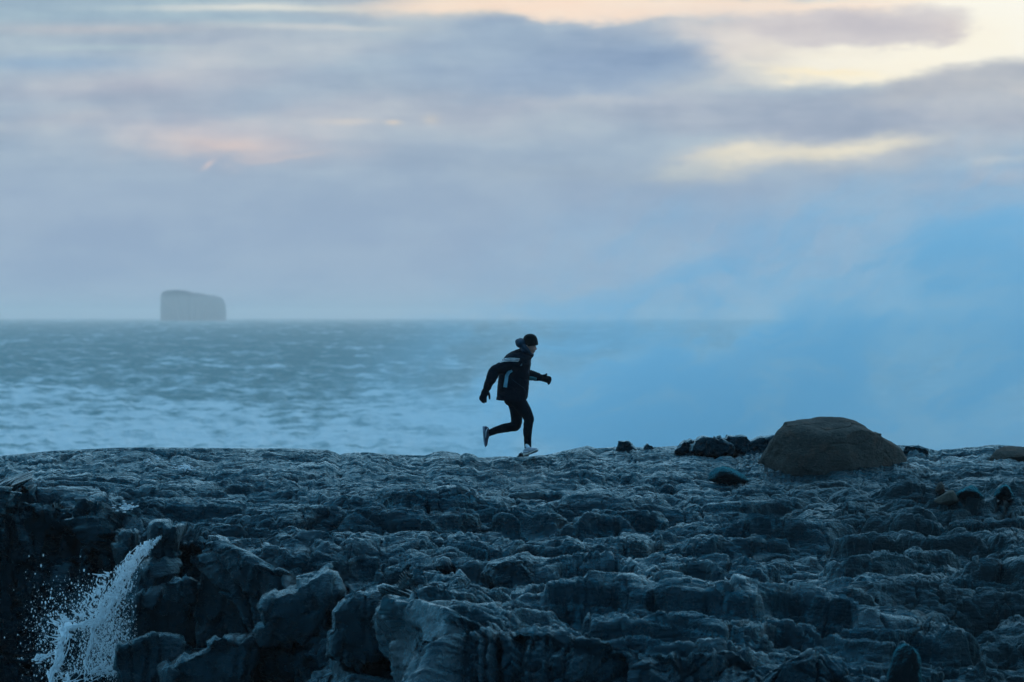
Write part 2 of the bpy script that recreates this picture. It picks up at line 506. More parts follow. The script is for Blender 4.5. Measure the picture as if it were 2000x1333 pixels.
    c3_, c4_, _i, _x, _y = worley((sx / .42 + .6 * wx).astype(np.float32), (sy / .30).astype(np.float32), 64)
    big = big - .13 * np.exp(-((c2_ - c1_) / .045) ** 2) * (.4 + .6 * patch)
    small = small - .05 * np.exp(-((c4_ - c3_) / .07) ** 2)
    top = big * (.30 + .70 * near) + small * (.55 + .45 * near)
    # broken, blocky faces on the cliffs
    bx, bz = X + .22 * wx, Z + .18 * wy + .3 * (X * .15)
    f1, f2, c1, ox, oy = worley((bx / .62).astype(np.float32), (bz / .95).astype(np.float32), 51)
    tiltx, tilty = (np.modf(c1 * 37.1)[0] - .5), (np.modf(c1 * 91.7)[0] - .5)
    blk = 1.05 * (c1 - .5) + 1.0 * (tiltx * ox + tilty * oy) - .10 * np.exp(-((f2 - f1) / .05) ** 2)
    f1b, f2b, c2, ox2, oy2 = worley((bx / .24 + 5).astype(np.float32), (bz / .34).astype(np.float32), 52)
    blk2 = .20 * (c2 - .5) + .32 * ((np.modf(c2 * 53.3)[0] - .5) * ox2 + (np.modf(c2 * 17.9)[0] - .5) * oy2) - .03 * np.exp(-((f2b - f1b) / .06) ** 2)
    cl = blk + blk2 + .12 * fbm(X / 1.3, Z / 1.3, Y / 1.3, o=4, seed=55) + .07 * fbm(X / .10, Z / .32, o=3, seed=57) + .03 * fine
    right = sst(600, 900, px)[None]
    cl = cl * (1 - .35 * right) + .30 * right * (1 - np.abs(fbm(X / .8, Z / 2.6, o=3, seed=59)) * 2)
    amp = 1.0
    disp = (1 - cliff) * top * amp + cliff * cl * sst(.15, .85, cliff)
    disp = disp * np.where(Y > 84, .6, 1)
    P = P + N * disp[..., None].astype(np.float32)
    # pull the skyline onto the one in the photograph
    rows = (Y[:, 700] > 74) & (Y[:, 700] < 84)
    el_ = (P[..., 2] - ZC) / P[..., 1]
    pys = HY - F * el_
    cur = np.min(np.where(rows[:, None], pys, 1e9), 0)
    cpx = 1000 + F * P[..., 0] / P[..., 1]
    d = rid - cur
    P[..., 2] -= (d / F)[None] * P[..., 1] * (sst(73.0, 76.5, Y) * sst(86, 82, Y))
    # nothing nearer may rise above it
    pys = HY - F * (P[..., 2] - ZC) / P[..., 1]
    lim = rid[None] + 3
    over = np.clip(lim - pys, 0, None) * sst(76.5, 74, Y)
    P[..., 2] -= over / F * P[..., 1]
    # dry, lichen coloured rock round the boulder on the right
    q = fbm(P[..., 0] / .9, P[..., 1] / 3, o=4, seed=71)
    ppx = 1000 + F * P[..., 0] / P[..., 1]
    dry = sst(1380, 1800, ppx + 260 * q - .9 * np.abs((HY - F * (P[..., 2] - ZC) / P[..., 1]) - 980) + 120) * sst(77.5, 75.0, P[..., 1])
    dry = np.maximum(dry, .75 * sst(1780, 2050, ppx + 200 * q) * sst(56, 60, P[..., 1]) * sst(78, 76, P[..., 1]))
    dry = np.maximum(dry, .15 * cliff)
    dry = dry * .45
    nr, nc = P.shape[:2]
    me = mesh_np('ground', P.reshape(-1, 3), grid_faces(nr, nc)[:, ::-1])
    attr(me, 'dry', dry)
    o = link('ground', me, M_rock)
    tag(o, 'dark wet lava rock shelf with folded ridges and a broken cliff edge', None, None, 'structure')
    return P, px


GP, GPX = build_ground()


def ground_at(px, Y):
    """height of the shelf near photo column px and distance Y"""
    j = int(np.argmin(np.abs(GPX - px)))
    blk = GP[:, max(0, j - 3):j + 4].reshape(-1, 3)
    x = (px - 1000) / F * Y
    dd = (blk[:, 0] - x) ** 2 + (blk[:, 1] - Y) ** 2
    idx = np.argsort(dd)[:12]
    return float(blk[idx, 2].max())


def ground_seen(px, py):
    """distance at which the shelf shows at photo pixel (px, py)"""
    j = int(np.argmin(np.abs(GPX - px)))
    colp = GP[:, j]
    q = HY - F * (colp[:, 2] - ZC) / colp[:, 1]
    ok = np.where((np.abs(q - py) < 5) & (colp[:, 1] < 79.5))[0]
    return float(colp[ok, 1].min()) if len(ok) else 74.0


# ------------------------------------------------------------------ loose rocks
def ico(sub):
    bm = bmesh.new(); bmesh.ops.create_icosphere(bm, subdivisions=sub, radius=1)
    me = bpy.data.meshes.new('ico'); bm.to_mesh(me); bm.free()
    v = np.empty(len(me.vertices) * 3, np.float32); me.vertices.foreach_get('co', v)
    f = np.empty(len(me.polygons) * 3, np.int32); me.polygons.foreach_get('vertices', f)
    bpy.data.meshes.remove(me)
    return v.reshape(-1, 3), f.reshape(-1, 3)


def outline_rock(name, pts, Y, depth, matl, label, cat, seed, sub=6, rough=.03, cuts=0, sq=1.0, sink=.12, group=None):
    """a solid stone whose side view follows pts (photo pixels), Y metres away"""
    v, f = ico(sub)
    w = np.array([wpos(a, b, Y) for a, b in pts])[:, (0, 2)]
    c = w.mean(0); w = w - c
    th = np.arctan2(w[:, 1], w[:, 0]); r = np.hypot(w[:, 0], w[:, 1])
    o_ = np.argsort(th); th, r = th[o_], r[o_]
    vt = np.arctan2(v[:, 2], v[:, 0])
    # radius to the polygon edge in that direction
    thp = np.concatenate([th - 2 * np.pi, th, th + 2 * np.pi]); rp = np.tile(r, 3)
    k = np.searchsorted(thp, vt) - 1
    a, b = thp[k], thp[k + 1]; ra, rb = rp[k], rp[k + 1]
    x1, y1, x2, y2 = ra * np.cos(a), ra * np.sin(a), rb * np.cos(b), rb * np.sin(b)
    ct, st = np.cos(vt), np.sin(vt)
    den = (x2 - x1) * st - (y2 - y1) * ct
    Rr = np.abs((x2 * y1 - x1 * y2) / np.where(np.abs(den) < 1e-6, 1e-6, den))
    rho = np.hypot(v[:, 0], v[:, 2])
    rho2 = rho ** (1 / sq)                         # sq > 1: flatter front face
    P = np.stack([ct * rho2 * Rr, np.sign(v[:, 1]) * (np.abs(v[:, 1]) ** (1 / sq)) * depth, st * rho2 * Rr], -1)
    size = r.mean()
    nn = v / np.linalg.norm(v, axis=1, keepdims=True)
    rng = np.random.RandomState(seed)
    for _ in range(cuts):
        n = rng.normal(size=3); n[1] -= .6; n /= np.linalg.norm(n)
        dd = P @ n; m = dd.max() * rng.uniform(.68, .9)
        P = P - np.clip(dd - m, 0, None)[:, None] * n * .9
    q = P / size
    disp = rough * size * (2.2 * fbm(q[:, 0] * 1.4 + seed, q[:, 1] * 1.4, q[:, 2] * 1.4, o=5, seed=seed)
                           - 1.2 * np.exp(-(fbm(q[:, 0] * 1.1, q[:, 1] * 1.1 + seed, q[:, 2] * 2.2, o=3, seed=seed + 3) / .05) ** 2) * .5)
    P = P + nn * disp[:, None]
    base = np.array((c[0], Y, c[1] + w[:, 1].min() + sink * 0))
    P = P + np.array((0, 0, -w[:, 1].min()))
    me = mesh_np(name, P, f)
    o = link(name, me, matl)
    o.location = base
    tag(o, label, cat, group)
    return o


def angular_block(pts, Y, depth, label, seed, name='block', group='angular blocks on the cliff face', bl=1.0, cell=.045, mt=None):
    """faceted basalt block: hull of a jittered outline, then cracked and roughened"""
    rng = np.random.RandomState(seed)
    w = np.array([wpos(a, b, Y) for a, b in pts])[:, (0, 2)]
    c = w.mean(0); q = w - c
    bm = bmesh.new()
    for sc, dy in ((.93, -depth), (1.0, -depth * .82), (1.0, 0), (.85, depth)):
        for x, z in q:
            j = rng.normal(size=3) * .05 * bl
            bm.verts.new((x * sc + j[0] * .6, dy + .07 * depth * z / max(.3, np.ptp(w[:, 1])) * 2 * (dy < 0) + j[1] * 1.3, z * sc + j[2] * .5))
    r = bmesh.ops.convex_hull(bm, input=bm.verts)
    bmesh.ops.delete(bm, geom=list({g_ for g_ in r['geom_interior'] if isinstance(g_, bmesh.types.BMVert)}), context='VERTS')
    bmesh.ops.triangulate(bm, faces=bm.faces)
    for _ in range(8):
        L = [e for e in bm.edges if e.calc_length() > cell]
        if not L or len(bm.verts) > 40000: break
        bmesh.ops.subdivide_edges(bm, edges=L, cuts=1)
        bmesh.ops.triangulate(bm, faces=bm.faces)
    bm.normal_update()
    P = np.array([v.co for v in bm.verts]); N = np.array([v.normal for v in bm.verts])
    x, y, z = P.T
    d = .5 * bl * .045 * fbm(x * 1.5 + seed, y * 1.5, z * 1.5, o=5, seed=seed) - bl * .06 * np.exp(-(fbm(x * 1.6, y * .6 + seed, z * .35, o=3, seed=seed + 2) / .035) ** 2) \
        + bl * .026 * fbm(x * 13, y * 6, z * 4, o=3, seed=seed + 4)
    f1, f2, cid, ox, oy = worley((x / (.36 * bl) + seed).astype(np.float32), (z / (.34 * bl)).astype(np.float32), seed)
    d = d + bl * .10 * (cid - .5) + bl * .20 * ((np.modf(cid * 37.1)[0] - .5) * ox + (np.modf(cid * 91.7)[0] - .5) * oy)
    P = P + N * d[:, None]
    for v, p_ in zip(bm.verts, P): v.co = p_
    me = bpy.data.meshes.new(name); bmesh.ops.recalc_face_normals(bm, faces=bm.faces); bm.to_mesh(me); bm.free()
    attr(me, 'dry', np.full(len(me.vertices), .12))
    o = link(name, me, mt or M_rock); o.location = (c[0], Y, c[1])
    tag(o, label, 'rock', group)
    return o


big_rock = outline_rock('boulder', [(1456, 935), (1460, 905), (1468, 880), (1480, 860), (1495, 847), (1515, 833), (1530, 824), (1548, 821), (1600, 820.5),
                         (1640, 820), (1668, 823), (1685, 828), (1697, 836), (1706, 842), (1718, 845), (1724, 855), (1742, 864), (1756, 876), (1766, 892),
                         (1776, 915), (1790, 950), (1780, 985), (1600, 1000), (1440, 985), (1440, 945)], 76.9, .95, M_boulder,
             'large brown grey boulder with a flat top, biggest stone on the shelf', 'boulder', 3, 7, .034, 5, 1.6)
outline_rock('boulder', [(1932, 912), (1936, 893), (1944, 881), (1960, 874), (1990, 872), (2030, 876), (2055, 895), (2062, 925), (1990, 945), (1930, 930)], 77.2, .5, M_boulder,
             'low brown boulder on the skyline at the right edge of the photo', 'boulder', 9, 6, .03, 2, 1.2)
outline_rock('stone', [(1382, 938), (1386, 925), (1396, 915), (1410, 911), (1425, 913), (1440, 920), (1456, 930), (1462, 940), (1420, 950)], ground_seen(1420, 936), .28, M_stone,
             'small rounded stone lying just left of the large boulder', 'stone', 13, 5, .03, 0)
SK = 'loose rocks along the skyline of the shelf'
for pts, Y, dp, lab, sd_ in (
        ([(1202, 882), (1205, 867), (1210, 863.5), (1219, 863), (1225, 861.5), (1231, 864), (1236, 870), (1240, 882), (1220, 886)], 78.3, .12,
         'small dark rock alone on the skyline, first to the right of the runner', 21),
        ([(1254, 880), (1258, 871), (1264, 868), (1271, 870), (1277, 875), (1280, 881), (1266, 885)], 78.3, .08,
         'tiniest rock on the skyline, between two bigger dark rocks', 22),
        ([(1318, 880), (1326, 869), (1335, 862), (1352, 860), (1372, 860), (1382, 870), (1380, 884), (1345, 888)], 77.9, .2,
         'low dark slab at the left end of the skyline rock pile', 23),
        ([(1346, 882), (1355, 858), (1365, 853.5), (1392, 853.5), (1404, 857), (1422, 864), (1436, 874), (1432, 888), (1380, 890)], 77.6, .25,
         'hunched dark rock in the middle of the skyline rock pile', 24),
        ([(1394, 878), (1400, 855), (1415, 853), (1446, 851), (1456, 852), (1462, 860), (1472, 874), (1460, 890), (1412, 888)], 77.9, .3,
         'flat topped dark slab leaning at the right of the skyline rock pile', 25),
        ([(1440, 884), (1456, 864), (1476, 856), (1495, 851), (1512, 852), (1520, 880), (1480, 892)], 77.9, .3,
         'dark rock half hidden behind the left side of the large boulder', 26),
        ([(1008, 898), (1013, 887), (1020, 884), (1027, 885), (1034, 891), (1036, 899), (1020, 903)], 78.5, .08,
         'small dark rock just behind the heel of the front shoe', 27),
        ([(1758, 886), (1766, 872), (1780, 868), (1798, 870), (1810, 877), (1814, 889), (1780, 892)], 78.0, .18,
         'low dark rock on the skyline just right of the large boulder', 28)):
    angular_block(pts, Y, dp, lab, sd_, 'rock', SK, .3, .03)
ST = 'pale broken stones below the right edge boulder'
outline_rock('stone', [(1822, 980), (1838, 968), (1852, 959), (1862, 958), (1868, 968), (1874, 980), (1850, 988)], ground_seen(1850, 982), .16, M_pale,
             'pale pointed triangular stone, lightest of the stones at right', 'stone', 31, 4, .03, 4, 1.3, group=ST)
outline_rock('stone', [(1866, 974), (1870, 960), (1884, 953), (1898, 948), (1906, 949), (1918, 960), (1924, 972), (1900, 986)], ground_seen(1895, 980), .2, M_stone,
             'dark peaked stone right beside the pale triangular stone', 'stone', 32, 4, .04, 4, 1.3, group=ST)
outline_rock('stone', [(1940, 972), (1946, 958), (1958, 948), (1966, 946), (1974, 954), (1980, 970), (1960, 980)], ground_seen(1960, 974), .18, M_stone,
             'dark pointed stone farthest right among the broken stones', 'stone', 33, 4, .04, 4, 1.3, group=ST)
outline_rock('stone', [(1826, 958), (1832, 944), (1838, 941), (1844, 948), (1846, 960), (1836, 966)], ground_seen(1836, 962), .1, M_boulder,
             'smallest upright brown stone above the pale triangular stone', 'stone', 34, 4, .04, 3, 1.3, group=ST)
outline_rock('boulder', [(1726, 1350), (1729, 1310), (1740, 1282), (1752, 1266), (1768, 1258), (1781, 1262), (1792, 1277), (1799, 1304), (1802, 1350), (1765, 1380)], 56.0, .16, M_stone,
             'dark dome shaped boulder at the bottom right of the photo', 'boulder', 41, 6, .05, 2, 2.2)
outline_rock('boulder', [(940, 1150), (944, 1120), (958, 1100), (985, 1090), (1030, 1084), (1062, 1090), (1092, 1104), (1110, 1122), (1118, 1165), (1030, 1200), (936, 1165)], 66.3, .7, M_rock,
             'broad humped dark boulder lying behind the near rock ledge', 'boulder', 42, 7, .075, 5, 1.2)
outline_rock('stone', [(852, 1108), (856, 1093), (866, 1087), (878, 1090), (884, 1102), (882, 1116), (866, 1121)], 66.6, .12, M_rock,
             'small round grey stone in the hollow left of the humped boulder', 'stone', 43, 5, .02, 0)
angular_block([(322, 1165), (330, 1128), (338, 1120), (360, 1122), (376, 1132), (382, 1150), (378, 1172), (345, 1176)], 68.6, .2,
              'small black angular block perched on the ledge beside the cascade', 44)
for k, (pts, Y, sd_, lab) in enumerate([
        ([(300, 1110), (304, 1060), (308, 1022), (316, 1016), (346, 1014), (354, 1022), (356, 1080), (352, 1115), (325, 1125)], 70.2, 61,
         'tall square grey column standing on the cliff right of the top of the cascade'),
        ([(236, 1110), (238, 1062), (244, 1042), (262, 1038), (268, 1050), (266, 1110), (250, 1118)], 71.0, 62,
         'narrow upright block on the cliff left of the top of the cascade'),
        ([(262, 1262), (264, 1180), (268, 1150), (290, 1143), (332, 1150), (352, 1160), (378, 1168), (392, 1200), (402, 1262), (330, 1272)], 69.6, 63,
         'wide light grey block with a shiny wet top right of the cascade'),
        ([(262, 1170), (266, 1118), (285, 1100), (322, 1092), (340, 1098), (344, 1140), (330, 1168), (290, 1175)], 69.9, 64,
         'dark block sitting on the wide light grey block beside the cascade'),
        ([(392, 1262), (388, 1150), (398, 1062), (410, 1052), (446, 1056), (470, 1080), (486, 1150), (490, 1250), (440, 1268)], 69.0, 65,
         'tallest brown grey cliff block with vertical fissures at left centre'),
        ([(228, 1350), (232, 1262), (245, 1252), (300, 1240), (350, 1250), (362, 1290), (356, 1350), (290, 1370)], 67.4, 66,
         'dark pointed slab at the foot of the cliff nearest the cascade'),
        ([(310, 1390), (318, 1305), (350, 1282), (400, 1262), (450, 1236), (486, 1238), (500, 1262), (500, 1340), (440, 1390)], 66.6, 67,
         'big leaning slab with a bright wet upper edge at the bottom left'),
        ([(516, 1250), (512, 1190), (522, 1168), (560, 1150), (600, 1132), (640, 1120), (660, 1150), (640, 1230), (570, 1262)], 66.6, 68,
         'sloping wet block with a pale left corner below the middle of the shelf'),
        ([(648, 1290), (652, 1190), (668, 1168), (700, 1152), (742, 1148), (768, 1170), (776, 1230), (760, 1290), (700, 1300)], 64.4, 69,
         'layered hulking block just left of the near rock ledge')]):
    angular_block(pts, Y, .55, lab, sd_)

# ------------------------------------------------------------------ sea
def build_sea():
    ang = np.concatenate([np.linspace(-2600, -140, 60), np.arange(-120, 2121, 4.0), np.linspace(2160, 4600, 60)])
    drow = np.concatenate([np.linspace(3.6, 290, 420), np.geomspace(293, 20000, 90)])
    Y = (ZC * F / drow)[:, None] * np.ones_like(ang)[None]
    a = (ang[None] - 1000) * np.ones_like(Y)
    X = a / F * Y
    D = drow[:, None] * np.ones_like(X)
    # waves: swell plus chop, only as fine as the rows can carry
    step = np.abs(np.gradient(Y, axis=0))
    Z = np.zeros_like(X)
    for wl, am, sx_, sd_ in ((140, .45, 2.6, 1), (60, .32, 2.6, 2), (28, .24, 2.4, 3), (12, .14, 2.0, 4), (5, .07, 1.6, 5)):
        w = np.clip((wl / step - 1.2) / 2, .0, 1)
        Z += am * w * (1 - 2 * np.abs(perlin(X / (wl * sx_) + sd_ * 3.3, Y / wl + X / wl * .25, seed=100 + sd_)))
    lg = np.log(Y) * 14
    far = .9 * fbm(a / 34, lg, o=4, seed=120, gain=.6) * np.clip(Y / 1500, .25, 4)
    Z += far * .6
    Z *= np.clip((Y - 110) / 60, .15, 1)
    foam = .46 + .72 * fbm(a / 52 + .25 * lg, lg * 2.6, o=4, seed=130, gain=.6) + .45 * fbm(a / 260, lg * 1.1, o=3, seed=131)
    nearw = sst(95, 215, D)
    foam = .5 + (foam - .5) * (1 - .2 * nearw)
    foam = foam - .17 + .72 * sst(85, 225, D + 34 * fbm(a / 160, lg * .12, o=2, seed=132)) - .06
    P = np.stack([X, Y, Z], -1)
    me = mesh_np('sea', P.reshape(-1, 3), grid_faces(*X.shape))
    attr(me, 'foam', np.clip(foam, 0, 1.3))
    return me


m, t, b = mat('sea_water')
fo = t.new('ShaderNodeAttribute', attribute_name='foam').outputs['Fac']
tcn = t.new('ShaderNodeTexCoord').outputs['Object']
fn = t.noise(t.vm('MULTIPLY', tcn, (.5, .12, .5)), 1.0, 5, .65)
ff = t.ss(t.m('ADD', fo, t.m('MULTIPLY', t.m('SUBTRACT', fn, .5), .6)), .18, 1.15)
t.put(b.inputs['Base Color'], t.mix(ff, (.004, .200, .225), (.80, .84, .84)))
t.put(b.inputs['Roughness'], t.ss(ff, 0, 1, .4, .8))
b.inputs['IOR'].default_value = 1.33
b.inputs['Specular IOR Level'].default_value = .03
b.inputs['Specular Tint'].default_value = (.6, .9, 1, 1)
bn = t.new('ShaderNodeBump'); bn.inputs['Strength'].default_value = 1; bn.inputs['Distance'].default_value = 1.6
t.put(bn.inputs['Height'], t.noise(t.vm('MULTIPLY', tcn, (.35, .2, .3)), 1.0, 6, .65))
t.l.new(bn.outputs[0], b.inputs['Normal'])
so_ = link('sea', build_sea(), m)
tag(so_, 'rough teal sea streaked with white foam reaching the horizon', None, None, 'structure')


# ------------------------------------------------------------------ far sea stack
def build_island():
    Yi = 11500
    top = [(314, 600), (315, 580), (317, 572), (326, 568), (345, 567), (362, 568.5), (376, 572), (392, 574), (408, 577), (422, 579), (432, 582), (437, 588), (440, 598), (441, 612)]
    bot = 640
    n = len(top)
    tx = np.array([p[0] for p in top], float); ty = np.array([p[1] for p in top], float)
    ph = np.linspace(0, 1, 90)
    xs = np.interp(ph, np.linspace(0, 1, n), tx); ys_ = np.interp(ph, np.linspace(0, 1, n), ty)
    nd = 26
    dep = np.linspace(-1, 1, nd)
    rows = []
    for k, dv in enumerate(dep):
        sc = math.sqrt(max(0.0, 1 - dv * dv)) ** .5
        h = (bot - ys_) * (0.0 if abs(dv) == 1 else 1) * (.86 + .14 * sc)
        x = 378 + (xs - 378) * (.35 + .65 * sc)
        rows.append(np.stack([(x - 1000) / F * Yi, np.full_like(x, Yi + 70 * dv), ZC - (bot - h - HY) / F * Yi], -1))
    P = np.array(rows)
    P[..., 1] += 9 * fbm(P[..., 0] / 45, P[..., 2] / 40, o=4, seed=201)
    P[..., 2] += np.where(P[..., 2] > 10, 1.4 * fbm(P[..., 0] / 10, P[..., 1] / 10, o=3, seed=205), 0)
    P[..., 0] += 2.0 * fbm(P[..., 1] / 9, P[..., 2] / 9, o=2, seed=202)
    # skirt down to the sea on every side
    bottom = P.copy(); bottom[..., 2] = -6
    me = mesh_np('sea_stack', P.reshape(-1, 3), grid_faces(*P.shape[:2]))
    bm = bmesh.new(); bm.from_mesh(me)
    be = [e for e in bm.edges if e.is_boundary]
    r = bmesh.ops.extrude_edge_only(bm, edges=be)
    for v in r['geom']:
        if isinstance(v, bmesh.types.BMVert):
            v.co.z = -6
    bmesh.ops.recalc_face_normals(bm, faces=bm.faces)
    bm.to_mesh(me); bm.free()
    return me


m, t, b = mat('island_rock')
tcn = t.new('ShaderNodeTexCoord').outputs['Object']
t.put(b.inputs['Base Color'], t.mix(t.noise(t.vm('MULTIPLY', tcn, (.03, .03, .05)), 1, 4), (.02, .03, .045), (.05, .055, .06)))
b.inputs['Roughness'].default_value = .9
isl = link('sea_stack', build_island(), m, smooth=False)
tag(isl, 'flat topped steep sided rock island faded by haze on the far horizon', 'island')

# ------------------------------------------------------------------ breaking-wave spray (cloud of fine drops behind the shelf)
def volume_box(name, lo, hi, label, cat):
    bm = bmesh.new(); bmesh.ops.create_cube(bm, size=1)
    for v in bm.verts:
        v.co = Vector([(lo[i] if v.co[i] < 0 else hi[i]) for i in range(3)])
    me = bpy.data.meshes.new(name); bm.to_mesh(me); bm.free()
    o = link(name, me, None, smooth=False)
    tag(o, label, None, None, 'stuff')
    return o


YS = 112.0
k_ = YS / F                     # metres per photo pixel at that distance
spray = volume_box('sea_spray', (-14, 97, 1.0), (24, 127, 13.2), 'huge pale blue cloud of spray thrown up by a breaking wave behind the shelf', None)
ms = bpy.data.materials.new('spray'); ms.use_nodes = True
t = NT(ms.node_tree); t.n.clear()
g = t.new('ShaderNodeTexCoord').outputs['Object']
warp = t.new('ShaderNodeTexNoise'); t.put(warp.inputs['Vector'], t.vm('MULTIPLY', g, (1, .12, 1))); warp.inputs['Scale'].default_value = .22; warp.inputs['Detail'].default_value = 4
warp.inputs['Roughness'].default_value = .6
wv = t.vm('MULTIPLY', t.vm('SUBTRACT', warp.outputs['Color'], (.5, .5, .5)), (5.0, 1.0, 3.6))
p = t.vm('ADD', g, wv)


def ell(px, py, rx, ry, rd, a, b_):
    c = ((px - 1000) * k_, YS, ZC - (py - HY) * k_)
    q = t.vm('LENGTH', t.vm('DIVIDE', t.vm('SUBTRACT', p, c), (rx * k_, rd, ry * k_)))
    return t.ss(q, 1.0, a, 0, b_)


e1 = ell(2060, 690, 900, 390, 15, .05, .8)
e2 = ell(1540, 850, 720, 310, 14, .30, 1.25)
e3 = ell(1860, 550, 600, 290, 13, .2, .40)
e4 = ell(1400, 660, 620, 330, 14, .0, .62)
dens = t.m('ADD', t.m('ADD', e1, e2), t.m('ADD', e3, t.m('ADD', e4, ell(1150, 800, 640, 240, 15, .0, .22))))
rotn = t.new('ShaderNodeMapping'); t.put(rotn.inputs[0], p)
rotn.inputs['Rotation'].default_value = (0, R(24), 0)
st = t.noise(t.vm('MULTIPLY', rotn.outputs[0], (.26, .04, .66)), 1.0, 8, .62)
fine_ = t.noise(t.vm('MULTIPLY', rotn.outputs[0], (.9, .05, 2.2)), 1.0, 7, .68)
dens = t.m('MULTIPLY', dens, t.ss(t.m('ADD', t.m('MULTIPLY', st, .6), t.m('MULTIPLY', fine_, .4)), .44, .56, .42, 2.0))
dens = t.m('MULTIPLY', dens, .17)
pv = t.new('ShaderNodeVolumePrincipled')
pv.inputs['Color'].default_value = (.86, .97, 1.0, 1)
pv.inputs['Anisotropy'].default_value = .2
t.put(pv.inputs['Density'], dens)
t.put(pv.inputs['Color'], t.mix(t.ss(t.m('ADD', t.m('MULTIPLY', st, .6), t.m('MULTIPLY', fine_, .4)), .46, .54), (.99, .97, .95), (.73, .90, .965)))  # pale and bluer wisps put into the colour in place of shading inside the spray
om = t.new('ShaderNodeOutputMaterial'); t.l.new(pv.outputs[0], om.inputs['Volume'])
ms.cycles.volume_step_rate = .7
spray.data.materials.append(ms)

# ------------------------------------------------------------------ haze
haze = volume_box('haze', (-9000, -60, -3.0), (9000, 32000, 45), 'pale sea haze filling the air to the horizon', None)
mh = bpy.data.materials.new('haze'); mh.use_nodes = True
t = NT(mh.node_tree); t.n.clear()
pv = t.new('ShaderNodeVolumePrincipled')
pv.inputs['Color'].default_value = (1.0, .93, .89, 1)
pv.inputs['Density'].default_value = .00010
pv.inputs['Anisotropy'].default_value = .8
om = t.new('ShaderNodeOutputMaterial'); t.l.new(pv.outputs[0], om.inputs['Volume'])
haze.data.materials.append(mh)

# ------------------------------------------------------------------ solid-shape tools for figure and water
def P2(zx, zy, y=0.0):
    """figure drawing units (4.759 per photo pixel) -> metres in the figure's own frame"""
    return Vector(((zx - 571) / 677.9, y, (1237.3 - zy) / 677.9))


def add_rings(bm, rings, cap=True):
    vs = [[bm.verts.new(p) for p in r] for r in rings]
    n = len(vs[0])
    for a, b in zip(vs[:-1], vs[1:]):
        for i in range(n):
            bm.faces.new((a[i], a[(i + 1) % n], b[(i + 1) % n], b[i]))
    if cap:
        bm.faces.new(vs[0][::-1]); bm.faces.new(vs[-1])
    return vs


def add_tube(bm, pts, rad, n=16, flat=1.0, side=Vector((0, 1, 0))):
    """tapered limb through pts with round ends; flat squeezes it along `side`"""
    pts = [Vector(p) for p in pts]
    # catmull-rom refinement
    Q, Rr = [], []
    for i in range(len(pts) - 1):
        p0 = pts[max(0, i - 1)]; p1 = pts[i]; p2 = pts[i + 1]; p3 = pts[min(len(pts) - 1, i + 2)]
        for k in range(5):
            u = k / 5
            Q.append(.5 * ((2 * p1) + (p2 - p0) * u + (2 * p0 - 5 * p1 + 4 * p2 - p3) * u * u + (3 * p1 - p0 - 3 * p2 + p3) * u ** 3))
            Rr.append(rad[i] + (rad[i + 1] - rad[i]) * (u * u * (3 - 2 * u)))
    Q.append(pts[-1]); Rr.append(rad[-1])
    rings = []

    def ring(c, d, r):
        s_ = (side - d * side.dot(d))
        if s_.length < .2:
            s_ = Vector((0, 0, 1)) - d * d.z
        s_.normalize(); u_ = d.cross(s_)
        return [c + s_ * (math.cos(a) * r * flat) + u_ * (math.sin(a) * r) for a in [2 * math.pi * k / n for k in range(n)]]
    d0 = (Q[1] - Q[0]).normalized(); d1 = (Q[-1] - Q[-2]).normalized()
    for a in (80, 55, 28):
        rings.append(ring(Q[0] - d0 * Rr[0] * math.sin(R(a)), d0, Rr[0] * math.cos(R(a))))
    for i, q in enumerate(Q):
        d_ = (Q[min(i + 1, len(Q) - 1)] - Q[max(i - 1, 0)]).normalized()
        rings.append(ring(q, d_, Rr[i]))
    for a in (28, 55, 80):
        rings.append(ring(Q[-1] + d1 * Rr[-1] * math.sin(R(a)), d1, Rr[-1] * math.cos(R(a))))
    add_rings(bm, rings)


def add_ball(bm, c, r, ry=None, tilt=0.0):
    """ellipsoid: r = (rx, rz) in view, ry sideways"""
    m = bmesh.ops.create_icosphere(bm, subdivisions=3, radius=1)
    ct, st = math.cos(tilt), math.sin(tilt)
    for v in m['verts']:
        x, y, z = v.co.x * r[0], v.co.y * (ry if ry else r[0]), v.co.z * r[1]
        v.co = Vector((c[0] + x * ct - z * st, c[1] + y, c[2] + x * st + z * ct))


def solid(name, bm, mt, parent, voxel=.006, smooth_it=4, wrinkle=0.0, wscale=9, seed=0):
    """join the overlapping shapes of bm into one continuous skin"""
    me = bpy.data.meshes.new(name); bmesh.ops.recalc_face_normals(bm, faces=bm.faces); bm.to_mesh(me); bm.free()
    tmp = bpy.data.objects.new('tmp', me); C.objects.link(tmp)
    md = tmp.modifiers.new('r', 'REMESH'); md.mode = 'VOXEL'; md.voxel_size = voxel; md.use_smooth_shade = True
    sm = tmp.modifiers.new('s', 'SMOOTH'); sm.iterations = smooth_it; sm.factor = .5
    dg = bpy.context.evaluated_depsgraph_get()
    out = bpy.data.meshes.new_from_object(tmp.evaluated_get(dg))
    bpy.data.objects.remove(tmp); bpy.data.meshes.remove(me)
    out.name = name
    n = len(out.vertices)
    co_ = np.empty(n * 3, np.float32); out.vertices.foreach_get('co', co_); co_ = co_.reshape(-1, 3)
    if wrinkle:
        nn = np.empty(n * 3, np.float32); out.vertices.foreach_get('normal', nn); nn = nn.reshape(-1, 3)
        x, y, z = co_.T * wscale
        w = (1 - np.abs(fbm(x + .6 * z, y, z * 1.3 - .5 * x, o=3, seed=seed)) * 3.2) * .6 + .5 * fbm(x * 2.2, y * 2, z * 2.2, o=2, seed=seed + 5)
        co_ = co_ + nn * (w * wrinkle)[:, None]
        out.vertices.foreach_set('co', co_.astype(np.float32).ravel())
    out.materials.clear()
    return link(name, out, mt, parent)


